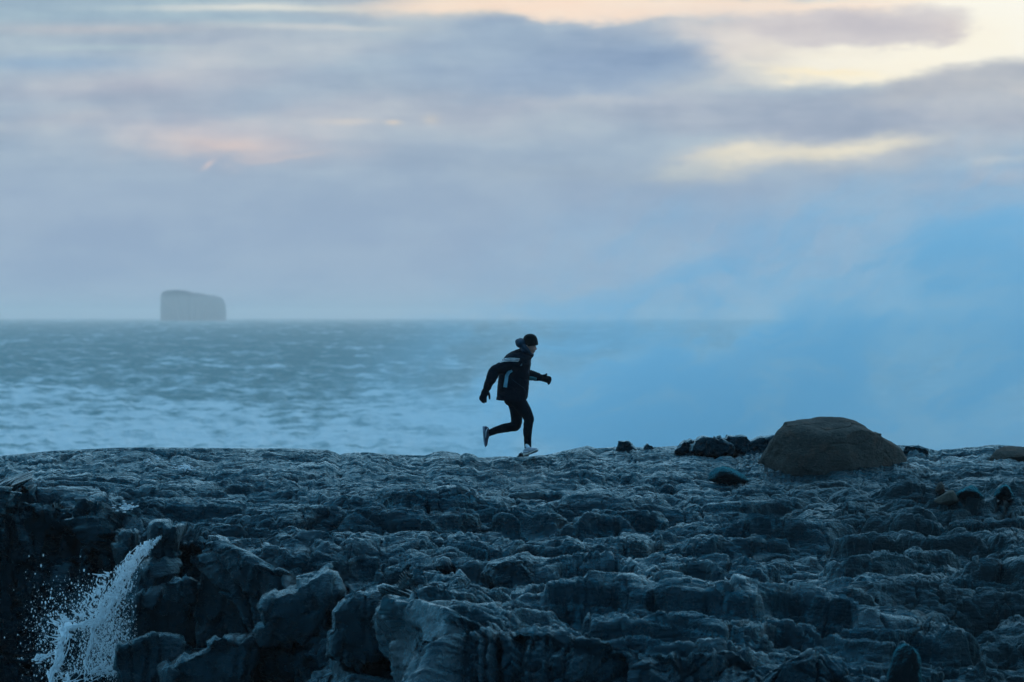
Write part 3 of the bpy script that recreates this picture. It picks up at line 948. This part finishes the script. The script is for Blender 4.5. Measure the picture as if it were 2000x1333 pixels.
def patch_on(name, targets, mt, parent, path, widths, lift=.003, n=30, m_=5, back=False):
    """thin strip laid on the near surface of targets along a path in drawing units"""
    trees = []
    for tg in targets:
        me = tg.data
        trees.append(BVHTree.FromPolygons([v.co for v in me.vertices], [tuple(p.vertices) for p in me.polygons]))
    pts = [Vector((a, b)) for a, b in path]
    L = [0]
    for a, b in zip(pts[:-1], pts[1:]):
        L.append(L[-1] + (b - a).length)
    bm = bmesh.new(); top = []
    for i in range(n + 1):
        s_ = L[-1] * i / n
        px_ = np.interp(s_, L, [p.x for p in pts]); py_ = np.interp(s_, L, [p.y for p in pts]); w = np.interp(s_, L, widths)
        e = L[-1] * .01 + 1e-3
        q0 = Vector((np.interp(s_ - e, L, [p.x for p in pts]), np.interp(s_ - e, L, [p.y for p in pts])))
        q1 = Vector((np.interp(s_ + e, L, [p.x for p in pts]), np.interp(s_ + e, L, [p.y for p in pts])))
        t_ = (q1 - q0).normalized(); nv = Vector((-t_.y, t_.x))
        row = []
        for k in range(m_ + 1):
            q = Vector((px_, py_)) + nv * w * (k / m_ - .5)
            o_ = P2(q.x, q.y, -1.0)
            best = None
            for tr in trees:
                h = tr.ray_cast(o_, Vector((0, 1, 0)))
                if h[0] is not None and (best is None or h[0].y < best.y):
                    best = h[0]
            row.append(best)
        top.append(row)
    for row in top:
        good = [r_ for r_ in row if r_ is not None]
        for k in range(len(row)):
            if row[k] is None:
                row[k] = good[0] if good and k < len(row) / 2 else (good[-1] if good else None)
    top = [r_ for r_ in top if r_[0] is not None]
    if len(top) < 2:
        bm.free(); return None
    A = [[bm.verts.new(p + Vector((0, -lift, 0))) for p in r_] for r_ in top]
    B = [[bm.verts.new(p + Vector((0, .004, 0))) for p in r_] for r_ in top]
    nr_, nc_ = len(A), len(A[0])
    for i in range(nr_ - 1):
        for k in range(nc_ - 1):
            bm.faces.new((A[i][k], A[i][k + 1], A[i + 1][k + 1], A[i + 1][k]))
            bm.faces.new((B[i][k], B[i + 1][k], B[i + 1][k + 1], B[i][k + 1]))
    for i in range(nr_ - 1):
        bm.faces.new((A[i][0], A[i + 1][0], B[i + 1][0], B[i][0])); bm.faces.new((A[i][-1], B[i][-1], B[i + 1][-1], A[i + 1][-1]))
    for k in range(nc_ - 1):
        bm.faces.new((A[0][k], B[0][k], B[0][k + 1], A[0][k + 1])); bm.faces.new((A[-1][k], A[-1][k + 1], B[-1][k + 1], B[-1][k]))
    bmesh.ops.recalc_face_normals(bm, faces=bm.faces)
    me = bpy.data.meshes.new(name); bm.to_mesh(me); bm.free()
    return link(name, me, mt, parent)


def cloth(name, c, rough=.6, sheen=0.0, scale=60, spec=.2):
    m, t, b = mat(name)
    tcn = t.new('ShaderNodeTexCoord').outputs['Object']
    n = t.noise(tcn, scale, 4, .6); n2_ = t.noise(tcn, 7, 4, .6)
    t.put(b.inputs['Base Color'], t.mix(t.ss(n2_, .3, .7), tuple(v * .75 for v in c), tuple(v * 1.3 for v in c)))
    b.inputs['Roughness'].default_value = rough
    b.inputs['Specular IOR Level'].default_value = spec
    if sheen:
        b.inputs['Sheen Weight'].default_value = sheen
    bn = t.new('ShaderNodeBump'); bn.inputs['Strength'].default_value = .25; bn.inputs['Distance'].default_value = .004
    t.put(bn.inputs['Height'], n); t.l.new(bn.outputs[0], b.inputs['Normal'])
    return m


# ------------------------------------------------------------------ the runner
def build_person():
    skin = cloth('skin', (.55, .27, .20), .5, scale=90)
    navy = cloth('navy_shell', (.0015, .009, .017), .7, spec=.04)
    navy2 = cloth('navy_lining', (.010, .040, .068), .6)
    tight = cloth('running_tights', (.002, .009, .016), .8, spec=.05)
    knit = cloth('black_knit', (.008, .010, .010), .95, .15, 140, .1)
    glv = cloth('black_fleece', (.005, .008, .013), .9, .1, 120, .15)
    white = cloth('white_print', (.92, .92, .92), .5)
    teal = cloth('light_blue_panel', (.30, .62, .72), .55)
    teal2 = cloth('teal_panel', (.08, .32, .36), .6)
    emb = cloth('pale_emblem', (.16, .33, .40), .5)
    shoe_m = cloth('shoe_mesh', (.36, .36, .40), .7)
    shoe_d = cloth('shoe_dark', (.09, .08, .11), .7)
    sole_m = cloth('shoe_sole', (.72, .66, .58), .6)
    sole_d = cloth('shoe_sole_grey', (.30, .34, .40), .6)
    sock = cloth('pale_tongue', (.70, .74, .78), .7)
    dark = cloth('dark_feature', (.03, .012, .012), .5)
    U_ = 1 / 677.9
    u = lambda v: v * U_

    # body: one continuous figure (head, neck, trunk, limbs)
    bm = bmesh.new()
    add_ball(bm, P2(645, 190), (u(60), u(76)), u(52), -.12)
    add_ball(bm, P2(650, 238), (u(42), u(52)), u(43), -.1)
    add_ball(bm, P2(664, 284), (u(15), u(13)), u(17))
    add_tube(bm, [P2(640, 292), P2(664, 288)], [u(18), u(12)], flat=1.7)
    add_tube(bm, [P2(688, 214), P2(698, 238), P2(700, 245)], [u(5), u(7), u(9)], n=10)
    add_ball(bm, P2(696, 249), (u(7), u(5)), u(11))
    add_tube(bm, [P2(674, 214, -.028), P2(690, 211), P2(674, 214, .028)], [u(9), u(10), u(9)], n=10)
    add_tube(bm, [P2(672, 262, -.02), P2(688, 260), P2(672, 262, .02)], [u(5), u(7), u(5)], n=10)
    add_tube(bm, [P2(668, 273, -.018), P2(682, 273), P2(668, 273, .018)], [u(5), u(7), u(5)], n=10)
    add_ball(bm, P2(668, 247, -.034), (u(15), u(17)), u(15)); add_ball(bm, P2(668, 247, .034), (u(15), u(17)), u(15))
    add_ball(bm, P2(614, 222, -.078), (u(9), u(17)), u(5)); add_ball(bm, P2(614, 222, .078), (u(9), u(17)), u(5))
    add_tube(bm, [P2(620, 235), P2(590, 290), P2(565, 320)], [u(42), u(40), u(50)], flat=1.1)
    add_tube(bm, [P2(540, 360), P2(500, 500), P2(495, 640), P2(500, 690)], [u(80), u(80), u(70), u(56)], flat=1.3)
    for sgn, arm in ((-1, [(480, 362, -.17), (405, 410, -.21), (318, 446, -.225), (290, 505, -.225), (260, 562, -.22), (238, 620, -.215)]),
                     (1, [(560, 370, .17), (570, 440, .21), (590, 492, .22), (650, 494, .21), (735, 515, .19), (770, 522, .185)])):
        add_tube(bm, [P2(*p) for p in arm], [u(48), u(34), u(31), u(29), u(20), u(14)])
        h = (P2(222, 665, -.215), P2(206, 700, -.215)) if sgn < 0 else (P2(790, 525, .185), P2(815, 545, .185))
        add_tube(bm, [P2(*arm[-1]), *h], [u(13), u(12), u(6)], flat=.5)
    add_tube(bm, [P2(530, 735, -.085), P2(575, 800, -.08), P2(627, 890, -.075), P2(622, 1000, -.075), P2(622, 1080, -.075), P2(622, 1190, -.075)],
             [u(56), u(46), u(36), u(33), u(24), u(22)])
    add_tube(bm, [P2(500, 735, .085), P2(515, 830, .09), P2(512, 955, .095), P2(430, 975, .095), P2(350, 998, .095), P2(255, 1035, .095)],
             [u(56), u(46), u(36), u(33), u(24), u(22)])
    body = solid('person', bm, skin, None, .0055, 3)
    tag(body, 'person running to the right in dark jacket, tights, gloves and black beanie', 'person')

    # eyes, brows and mouth
    for y in (-.052, .052):
        bm = bmesh.new()
        add_ball(bm, P2(685, 226, y * .62), (u(5), u(3.2)), u(5))
        me = bpy.data.meshes.new('eye'); bm.to_mesh(me); bm.free(); link('eye', me, dark, body)
    patch_on('mouth', [body], dark, body, [(672, 265), (681, 268), (689, 267)], [2, 4, 3], .0015, 10, 2)
    patch_on('eyebrow', [body], dark, body, [(672, 217), (682, 214), (690, 216)], [2, 4, 3], .0015, 10, 2)

    # jacket
    def ring(B, Fp, w, y0=0.0, e=2.3, n=40, tilt=0.0):
        B, Fp = Vector(B), Vector(Fp); c = (B + Fp) / 2; h = (Fp - B) / 2
        out = []
        for k in range(n):
            a = 2 * math.pi * k / n
            ca = math.copysign(abs(math.cos(a)) ** (2 / e), math.cos(a)); sa = math.copysign(abs(math.sin(a)) ** (2 / e), math.sin(a))
            q = c + h * ca
            out.append(P2(q.x, q.y, y0 + w * sa))
        return out
    bm = bmesh.new()
    R_ = [((556, 240), (650, 300), .07), ((520, 250), (664, 316), .10), ((470, 272), (660, 326), .165), ((425, 300), (652, 345), .205), ((388, 345), (650, 395), .225),
          ((362, 420), (640, 450), .215), ((350, 505), (634, 520), .21), ((341, 600), (632, 605), .215), ((334, 690), (621, 690), .222), ((329, 716), (597, 744), .225)]
    add_rings(bm, [ring(*r_) for r_ in R_])
    for arm, rad in (([(500, 352, -.15), (460, 372, -.19), (405, 408, -.225), (322, 442, -.235), (291, 503, -.235), (262, 562, -.228), (246, 600, -.222)],
                      [u(72), u(66), u(54), u(51), u(53), u(41), u(36)]),
                     ([(560, 370, .15), (566, 440, .21), (590, 492, .225), (645, 491, .215), (700, 503, .2), (738, 512, .19)],
                      [u(66), u(54), u(50), u(49), u(41), u(33)])):
        add_tube(bm, [P2(*p) for p in arm], rad)
    # creases held in the sleeve and waist
    add_tube(bm, [P2(655, 300, -.04), P2(660, 308, 0), P2(655, 300, .04)], [u(14), u(16), u(14)])
    jacket = solid('jacket', bm, navy, body, .0055, 2, .0055, 8.5, 301)
    bm = bmesh.new()                                                   # collar and hood bunched behind the head
    add_ball(bm, P2(556, 190), (u(47), u(45)), u(88), .5)
    add_ball(bm, P2(530, 178), (u(24), u(26)), u(66), .3)
    nseg = 22; pts = []; rr = []
    for k in range(nseg):
        a = 2 * math.pi * k / nseg
        c_ = (1 - math.cos(a)) / 2                         # 0 behind the neck, 1 under the chin
        pts.append(P2(556 + 100 * c_, 195 + 105 * c_, math.sin(a) * .083)); rr.append(u(34 - 18 * c_))
    for k in range(nseg):
        add_tube(bm, [pts[k], pts[(k + 1) % nseg]], [rr[k], rr[(k + 1) % nseg]], n=10)
    add_tube(bm, [P2(648, 318, 0), P2(658, 300, 0)], [u(18), u(20)])
    add_ball(bm, P2(590, 262), (u(44), u(36)), u(78), -.6)
    solid('hood', bm, navy2, jacket, .006, 3, .005, 9, 311)
    for pth, wd in (([(548, 337), (500, 331), (450, 330), (410, 334), (385, 345), (366, 362)], [6, 6, 6, 6, 5, 3]),
                    ([(543, 348.5), (500, 343.5), (450, 342.5), (405, 347), (380, 356), (364, 366)], [6, 6, 6, 6, 5, 3]),
                    ([(536, 360), (500, 356), (450, 355), (400, 359), (376, 365), (362, 370)], [6, 6, 6, 6, 5, 3])):
        patch_on('stripe', [jacket], white, jacket, pth, wd, .004, 40, 2)
    p_ = patch_on('side_panel', [jacket], teal, jacket, [(478, 446), (445, 462), (428, 490), (421, 540), (411, 600)], [18, 30, 32, 34, 36], .004, 30, 6)
    if p_: tag(p_, 'light blue panel down the side of the jacket')
    p_ = patch_on('sleeve_panel', [jacket], teal2, jacket, [(638, 516), (670, 521), (706, 526)], [36, 34, 24], .004, 20, 6)
    patch_on('chest_emblem', [jacket], emb, jacket, [(551, 402), (554, 394)], [5, 4], .004, 4, 2)
    patch_on('chest_emblem', [jacket], emb, jacket, [(558, 402), (560, 387)], [5, 4], .004, 4, 2)
    patch_on('chest_emblem', [jacket], emb, jacket, [(565, 402), (567, 380)], [5, 4], .004, 4, 2)
    patch_on('zip', [jacket], navy2, jacket, [(640, 345), (641, 400), (626, 470)], [5, 5, 5], .003, 20, 2)
    patch_on('pocket_seam', [jacket], navy2, jacket, [(470, 520), (520, 560), (580, 600), (606, 640)], [4, 4, 4, 4], .003, 20, 2)

    # beanie
    bm = bmesh.new()
    R_ = [((580, 226), (713, 207), .078), ((576, 214), (717, 199), .083), ((573, 190), (717, 180), .085), ((577, 152), (712, 150), .081), ((588, 128), (700, 126), .070),
          ((606, 112), (682, 112), .048), ((630, 104), (660, 104), .02)]
    add_rings(bm, [ring(*r_, e=2.0) for r_ in R_])
    hat = solid('beanie', bm, knit, body, .0045, 3, .0015, 30, 320)
    bm = bmesh.new()
    add_rings(bm, [ring((577, 228), (715.5, 208), .080, e=2.0), ring((572, 222), (719, 203), .086, e=2.0), ring((572, 205), (719.5, 188), .088, e=2.0), ring((577, 197), (716, 182), .083, e=2.0)])
    solid('cuff', bm, knit, hat, .0045, 2, .0012, 40, 325)

    # tights
    bm = bmesh.new()
    add_ball(bm, P2(490, 712), (u(86), u(72)), .17)
    add_ball(bm, P2(462, 722), (u(60), u(52)), .15)
    add_tube(bm, [P2(525, 715, -.085), P2(577, 792, -.082), P2(628, 880, -.078), P2(628, 935, -.078), P2(621, 1000, -.078), P2(621, 1080, -.076), P2(624, 1172, -.072)],
             [u(76), u(64), u(49.5), u(44), u(42), u(35), u(31)])
    add_tube(bm, [P2(500, 715, .085), P2(516, 800, .09), P2(517, 880, .095), P2(512, 956, .097), P2(452, 974, .097), P2(385, 986, .097), P2(325, 1003, .097), P2(272, 1026, .097)],
             [u(80), u(65), u(54), u(49), u(43), u(41), u(34), u(31)])
    solid('tights', bm, tight, body, .0055, 2, .0035, 14, 331)

    # gloves
    def glove(wrist, palm, fingers, thumb, y, flat=.55):
        bm = bmesh.new()
        add_tube(bm, [P2(*wrist[0], y), P2(*wrist[1], y)], [u(33), u(31)], flat=.85)
        add_tube(bm, [P2(*wrist[1], y)] + [P2(*p, y) for p in palm], [u(29)] + [u(35)] * (len(palm) - 1) + [u(33)], flat=flat)
        for k, fg in enumerate(fingers):
            add_tube(bm, [P2(*p, y + .006 * math.sin(k * 2.1)) for p in fg], [u(11), u(10), u(8)], n=10)
        add_tube(bm, [P2(*thumb[0], y), P2(*thumb[1], y - .012), P2(*thumb[2], y - .012)], [u(14), u(11.5), u(8)], n=10)
        return solid('glove', bm, glv, body, .0032, 2, .0012, 40, 341)
    glove([(248, 592), (238, 618)], [(226, 645), (216, 674)],
          [[(188, 680), (180, 702), (188, 722)], [(200, 688), (195, 716), (203, 738)], [(216, 690), (213, 718), (216, 742)], [(231, 684), (233, 712), (234, 736)]],
          [(250, 640), (265, 672), (268, 706)], -.222)
    glove([(728, 508), (746, 515)], [(775, 518), (802, 528)],
          [[(815, 508), (832, 514), (838, 532)], [(816, 524), (834, 534), (832, 552)], [(810, 538), (826, 552), (824, 566)], [(798, 548), (814, 562), (816, 574)]],
          [(768, 500), (782, 492), (799, 480)], .19)

    # shoes
    def shoe(origin, fwd, up, scale, mid, sol):
        fwd = fwd.normalized(); up = (up - fwd * up.dot(fwd)).normalized(); sd_ = up.cross(fwd)
        tf = lambda x, y, z: origin + fwd * (x * scale) + sd_ * (y * scale) + up * (z * scale)
        st_ = [(0, .060, .024, .055), (.02, .085, .032, .05), (.06, .098, .036, .04), (.11, .098, .038, .035), (.15, .088, .041, .035), (.19, .068, .045, .035),
               (.225, .062, .047, .035), (.255, .056, .042, .035), (.275, .046, .030, .035), (.286, .034, .016, .03)]
        bm = bmesh.new(); rings = []
        for x, h, w, _ in st_:
            r_ = []
            for k in range(20):
                a = 2 * math.pi * k / 20
                ca, sa = math.cos(a), math.sin(a)
                yy = w * math.copysign(abs(ca) ** .8, ca) * (1 if sa < .3 else (1 - .35 * (sa - .3)))
                zz = .012 + (h - .012) * (.5 + .5 * math.copysign(abs(sa) ** .8, sa))
                r_.append(tf(x, yy, zz))
            rings.append(r_)
        add_rings(bm, rings)
        s_o = solid('shoe', bm, mid, body, .0045, 2, .001, 40, 351)
        bm = bmesh.new(); rings = []
        for x, w, z0, z1 in [(-.006, .016, .010, .034), (.004, .034, .002, .034), (.05, .040, 0, .031), (.11, .041, .001, .027), (.17, .049, .001, .025), (.22, .052, .003, .024),
                             (.26, .044, .008, .026), (.283, .028, .014, .029), (.294, .012, .018, .030)]:
            rings.append([tf(x, w * math.copysign(abs(math.cos(a)) ** .35, math.cos(a)), z0 + (z1 - z0) * (.5 + .5 * math.copysign(abs(math.sin(a)) ** .35, math.sin(a))))
                          for a in [2 * math.pi * (k + .5) / 20 for k in range(20)]])
        add_rings(bm, rings)
        solid('sole', bm, sol, s_o, .004, 1)
        bm = bmesh.new()
        add_tube(bm, [tf(.115, 0, .090), tf(.10, 0, .112), tf(.092, 0, .128)], [.020 * scale, .021 * scale, .016 * scale], flat=1.3, side=sd_)
        solid('tongue', bm, sock, s_o, .004, 2)
        for i in range(4):
            x = .125 + .02 * i; z = .096 - .0095 * i
            bm = bmesh.new()
            add_tube(bm, [tf(x - .008, -.030, z - .022), tf(x, 0, z + .004), tf(x + .008, .030, z - .022)], [.0035] * 3, n=8)
            me = bpy.data.meshes.new('lace'); bm.to_mesh(me); bm.free(); link('lace', me, sock, s_o)
        for sg in (-1, 1):                                           # curved side flash and heel tab
            bm = bmesh.new()
            add_tube(bm, [tf(.03, sg * .037, .075), tf(.07, sg * .0395, .05), (tf(.12, sg * .044, .042)), tf(.165, sg * .046, .036)], [.004, .007, .006, .003], n=8)
            me = bpy.data.meshes.new('side_flash'); bm.to_mesh(me); bm.free(); link('side_flash', me, sock, s_o)
        return s_o
    shoe(P2(600, 1240, -.055), Vector((.50, -.82, .20)), Vector((-.2, 0, 1)), 1.08, shoe_m, sole_m)
    shoe(P2(200, 968, .095), Vector((.07, -.10, -1)), Vector((1, 0, .08)), .97, shoe_d, sole_d)
    body.location = ((1020 - 1000) / F * 78.0, 78.0, ZC - (890.5 - HY) / F * 78.0)
    return body


build_person()


# ------------------------------------------------------------------ white water pouring off the cliff
def build_cascade():
    m, t, b = mat('white_water')
    tcn = t.new('ShaderNodeTexCoord').outputs['Object']
    n = t.noise(tcn, 14, 5, .65)
    t.put(b.inputs['Base Color'], t.mix(t.ss(n, .35, .65), (.90, .93, .95), (.99, .99, .99)))
    b.inputs['Roughness'].default_value = .25
    b.inputs['IOR'].default_value = 1.33
    bn = t.new('ShaderNodeBump'); bn.inputs['Strength'].default_value = .7; bn.inputs['Distance'].default_value = .03
    t.put(bn.inputs['Height'], n); t.l.new(bn.outputs[0], b.inputs['Normal'])
    rng = np.random.RandomState(5)
    Yw = 69.0
    root = None

    def sheet(name, path, widths, hole, seed, depth=.10, parent=None, cell=.028):
        """lacy sheet of foam: a folded ribbon with torn holes and real thickness"""
        pts = np.array([wpos(a, b_, yy) for a, b_, yy in path]); w = np.array(widths) / F * Yw
        Ls = np.concatenate([[0], np.cumsum(np.linalg.norm(np.diff(pts, axis=0), axis=1))])
        n_ = max(8, int(Ls[-1] / cell)); s = np.linspace(0, Ls[-1], n_)
        c = np.stack([np.interp(s, Ls, pts[:, i]) for i in range(3)], -1); ww = np.interp(s, Ls, w)
        tg = np.gradient(c, axis=0); tg /= np.linalg.norm(tg, axis=1, keepdims=True)
        side = np.cross(tg, (0, 1, 0)); side /= np.linalg.norm(side, axis=1, keepdims=True) + 1e-9
        k = max(5, int(w.max() / cell)); v = np.linspace(-.5, .5, k)
        P = c[:, None] + side[:, None] * (v[None, :, None] * ww[:, None, None])
        q = fbm(P[..., 0] * 5, P[..., 2] * 5, o=3, seed=seed)
        e = fbm(P[..., 0] * 4 + 9, P[..., 2] * 4, o=3, seed=seed + 1)
        P[..., 1] += depth * q - .10 * np.cos(v[None] * math.pi)
        P += side[:, None] * (e * .10)[..., None]
        lace = np.abs(fbm(P[..., 0] * 9, P[..., 2] * 6 + P[..., 0] * 3, o=3, seed=seed + 2, gain=.6))
        edge = (np.abs(v)[None] * 2) ** 2
        solid_ = 1 - lace * hole * 3.2 - edge * .42 - .20 * rng.rand(*lace.shape)
        keep = (solid_[:-1, :-1] + solid_[1:, 1:]) / 2 > .26
        me = mesh_np(name, P.reshape(-1, 3), grid_faces(n_, k, keep))
        o = link(name, me, m, parent)
        md = o.modifiers.new('thick', 'SOLIDIFY'); md.thickness = .022; md.offset = 0
        tag(o, kind='stuff')
        sb = o.modifiers.new('round', 'SUBSURF'); sb.levels = sb.render_levels = 1
        return o
    root = bpy.data.objects.new('cascade', None); C.objects.link(root)
    tag(root, 'white seawater cascade pouring down the dark cliff at the left', 'waterfall')
    MAIN = [(318, 1046, 70.0), (300, 1058, 69.8), (282, 1072, 69.6), (262, 1092, 69.2), (244, 1118, 68.9), (228, 1150, 68.7), (210, 1182, 68.6), (192, 1212, 68.5)]
    MW = [6, 10, 16, 22, 30, 38, 36, 24]
    sheet('stream', MAIN, MW, 1.15, 401, parent=root, cell=.016)
    ARM = [(204, 1204, 68.5), (180, 1217, 68.4), (156, 1222, 68.4), (134, 1227, 68.4), (120, 1236, 68.4)]
    sheet('stream', ARM, [16, 9, 8, 12, 16], .35, 421, parent=root, depth=.06, cell=.016)
    FALL = [(130, 1222, 68.4), (126, 1244, 68.3), (122, 1268, 68.3), (113, 1292, 68.2), (103, 1312, 68.2), (98, 1345, 68.2)]
    sheet('stream', FALL, [30, 30, 24, 20, 16, 12], .8, 431, parent=root, cell=.018)
    WASH = [(96, 1350, 68.2), (126, 1337, 68.2), (152, 1325, 68.2), (176, 1314, 68.3), (205, 1308, 68.4), (232, 1304, 68.5)]
    sheet('stream', WASH, [44, 42, 36, 30, 26, 18], 1.1, 441, parent=root, cell=.016)
    THIN = [(190, 1218, 68.5), (181, 1240, 68.4), (176, 1256, 68.4), (174, 1272, 68.4), (170, 1292, 68.4), (166, 1306, 68.4)]
    sheet('stream', THIN, [7, 8, 6, 6, 5, 5], .4, 451, parent=root, cell=.012)
    bm = bmesh.new()
    for pth, wd, cnt, rmax in ((MAIN, MW, 80, .0065), (ARM, [14, 12, 12, 14, 16], 26, .010), (FALL, [30, 30, 24, 20, 16, 14], 30, .012), (WASH, [44, 42, 38, 34, 30, 22], 24, .007), (THIN, [10] * 6, 9, .009)):
        A = np.array(pth, float); L_ = np.linspace(0, 1, len(A))
        for _ in range(cnt):
            t0 = rng.rand() * .8; t1 = min(1.0, t0 + .12 + rng.rand() * .35)
            lat = rng.normal() * .22; ph = rng.rand() * 9; pts = []
            for q in np.linspace(t0, t1, 6):
                x, y, yy = (np.interp(q, L_, A[:, c]) for c in range(3)); w_ = np.interp(q, L_, wd)
                i_ = min(len(A) - 2, int(q * (len(A) - 1))); dx, dy = A[i_ + 1, :2] - A[i_, :2]; l_ = math.hypot(dx, dy)
                o_ = w_ * (lat + .05 * math.sin(ph + q * 19) + .035 * math.sin(ph * 2 + q * 57))
                pts.append(wpos(x - dy / l_ * o_, y + dx / l_ * o_, yy - .10 - .12 * rng.rand() * .3))
            rr = [rmax * (.25 + .75 * rng.rand()) for _k in pts]; rr[0] *= .4; rr[-1] *= .4
            add_tube(bm, pts, rr, n=5)
    me = bpy.data.meshes.new('water_strands'); bm.to_mesh(me); bm.free()
    o = link('water_strands', me, m, root); tag(o, kind='stuff')
    # fingers of foam thrown off the edges
    bm = bmesh.new()
    for _ in range(70):
        if rng.rand() < .6:
            a = rng.rand(); x0, y0 = np.interp(a, [0, .5, 1], [215, 185, 118]), np.interp(a, [0, .5, 1], [1120, 1195, 1225])
            x0 -= rng.rand() * 22; dx, dy = -rng.rand() * 16, -rng.rand() * 14 - 2
        else:
            x0, y0 = 112 + rng.rand() * 14 - 4, 1235 + rng.rand() * 90; dx, dy = -6 - rng.rand() * 18, rng.normal() * 6
        Yq = 68.4 + rng.rand() * .3
        p0, p1, p2 = wpos(x0, y0, Yq), wpos(x0 + dx * .5 + rng.normal() * 2, y0 + dy * .6, Yq), wpos(x0 + dx, y0 + dy, Yq - .05)
        add_tube(bm, [p0, p1, p2], [.012 + .01 * rng.rand(), .007, .004 + .005 * rng.rand()], n=6)
    me = bpy.data.meshes.new('foam_fingers'); bm.to_mesh(me); bm.free()
    o = link('foam_fingers', me, m, root); tag(o, kind='stuff')
    # flying drops
    v, f = ico(1)
    CO, FA = [], []
    nd = 0
    for _ in range(9000):
        r_ = rng.rand()
        if r_ < .55:
            px, py = rng.normal(212, 27), rng.normal(1250, 40)
            if px > 268: continue
        elif r_ < .75:
            px, py = rng.normal(180, 34), rng.normal(1200, 34)
            if px > 262: continue
        elif r_ < .9:
            px, py = rng.normal(180, 45), 1318 - abs(rng.normal(0, 26))
        else:
            px, py = rng.normal(95, 26), rng.normal(1240, 50)
        Yq = 68.1 + rng.rand() * 1.0
        s_ = (.0022 + .010 * rng.rand() ** 5)
        c = np.array(wpos(px, py, Yq))
        CO.append(v * (s_ * np.array([1, 1, 1 + rng.rand()])) + c); FA.append(f + nd); nd += len(v)
    A = np.array(MAIN, float); L_ = np.linspace(0, 1, len(A))
    for _ in range(4200):
        q = rng.rand() ** .8
        x, y, yy = (np.interp(q, L_, A[:, c_]) for c_ in range(3)); w_ = np.interp(q, L_, MW)
        px, py = x + rng.normal() * w_ * .34, y + rng.normal() * w_ * .22
        if fbm(np.array([px / 9.0 + py / 26]), np.array([py / 20.0]), o=2, seed=461)[0] < .02 and rng.rand() < .85: continue
        s_ = .003 + .008 * rng.rand() ** 3
        CO.append(v * (s_ * np.array([1, 1, 1 + 2 * rng.rand()])) + np.array(wpos(px, py, yy - .2 - .15 * rng.rand()))); FA.append(f + nd); nd += len(v)
    for cx, cy, n_, sp_ in ((84, 1283, 40, 5), (76, 1290, 26, 4), (247, 990, 90, 6), (362, 914, 60, 7), (300, 895, 20, 7)):
        for _ in range(n_):
            px, py = rng.normal(cx, sp_ * 1.4), rng.normal(cy, sp_ * .6)
            Yq = ground_seen(px, py) - .06 if cy < 1000 else 68.3
            CO.append(v * np.array([.02, .02, .008]) * (.4 + rng.rand()) + np.array(wpos(px, py, Yq))); FA.append(f + nd); nd += len(v)
    me = mesh_np('water_drops', np.concatenate(CO), np.concatenate(FA))
    o = link('water_drops', me, m, root); tag(o, kind='stuff')


build_cascade()
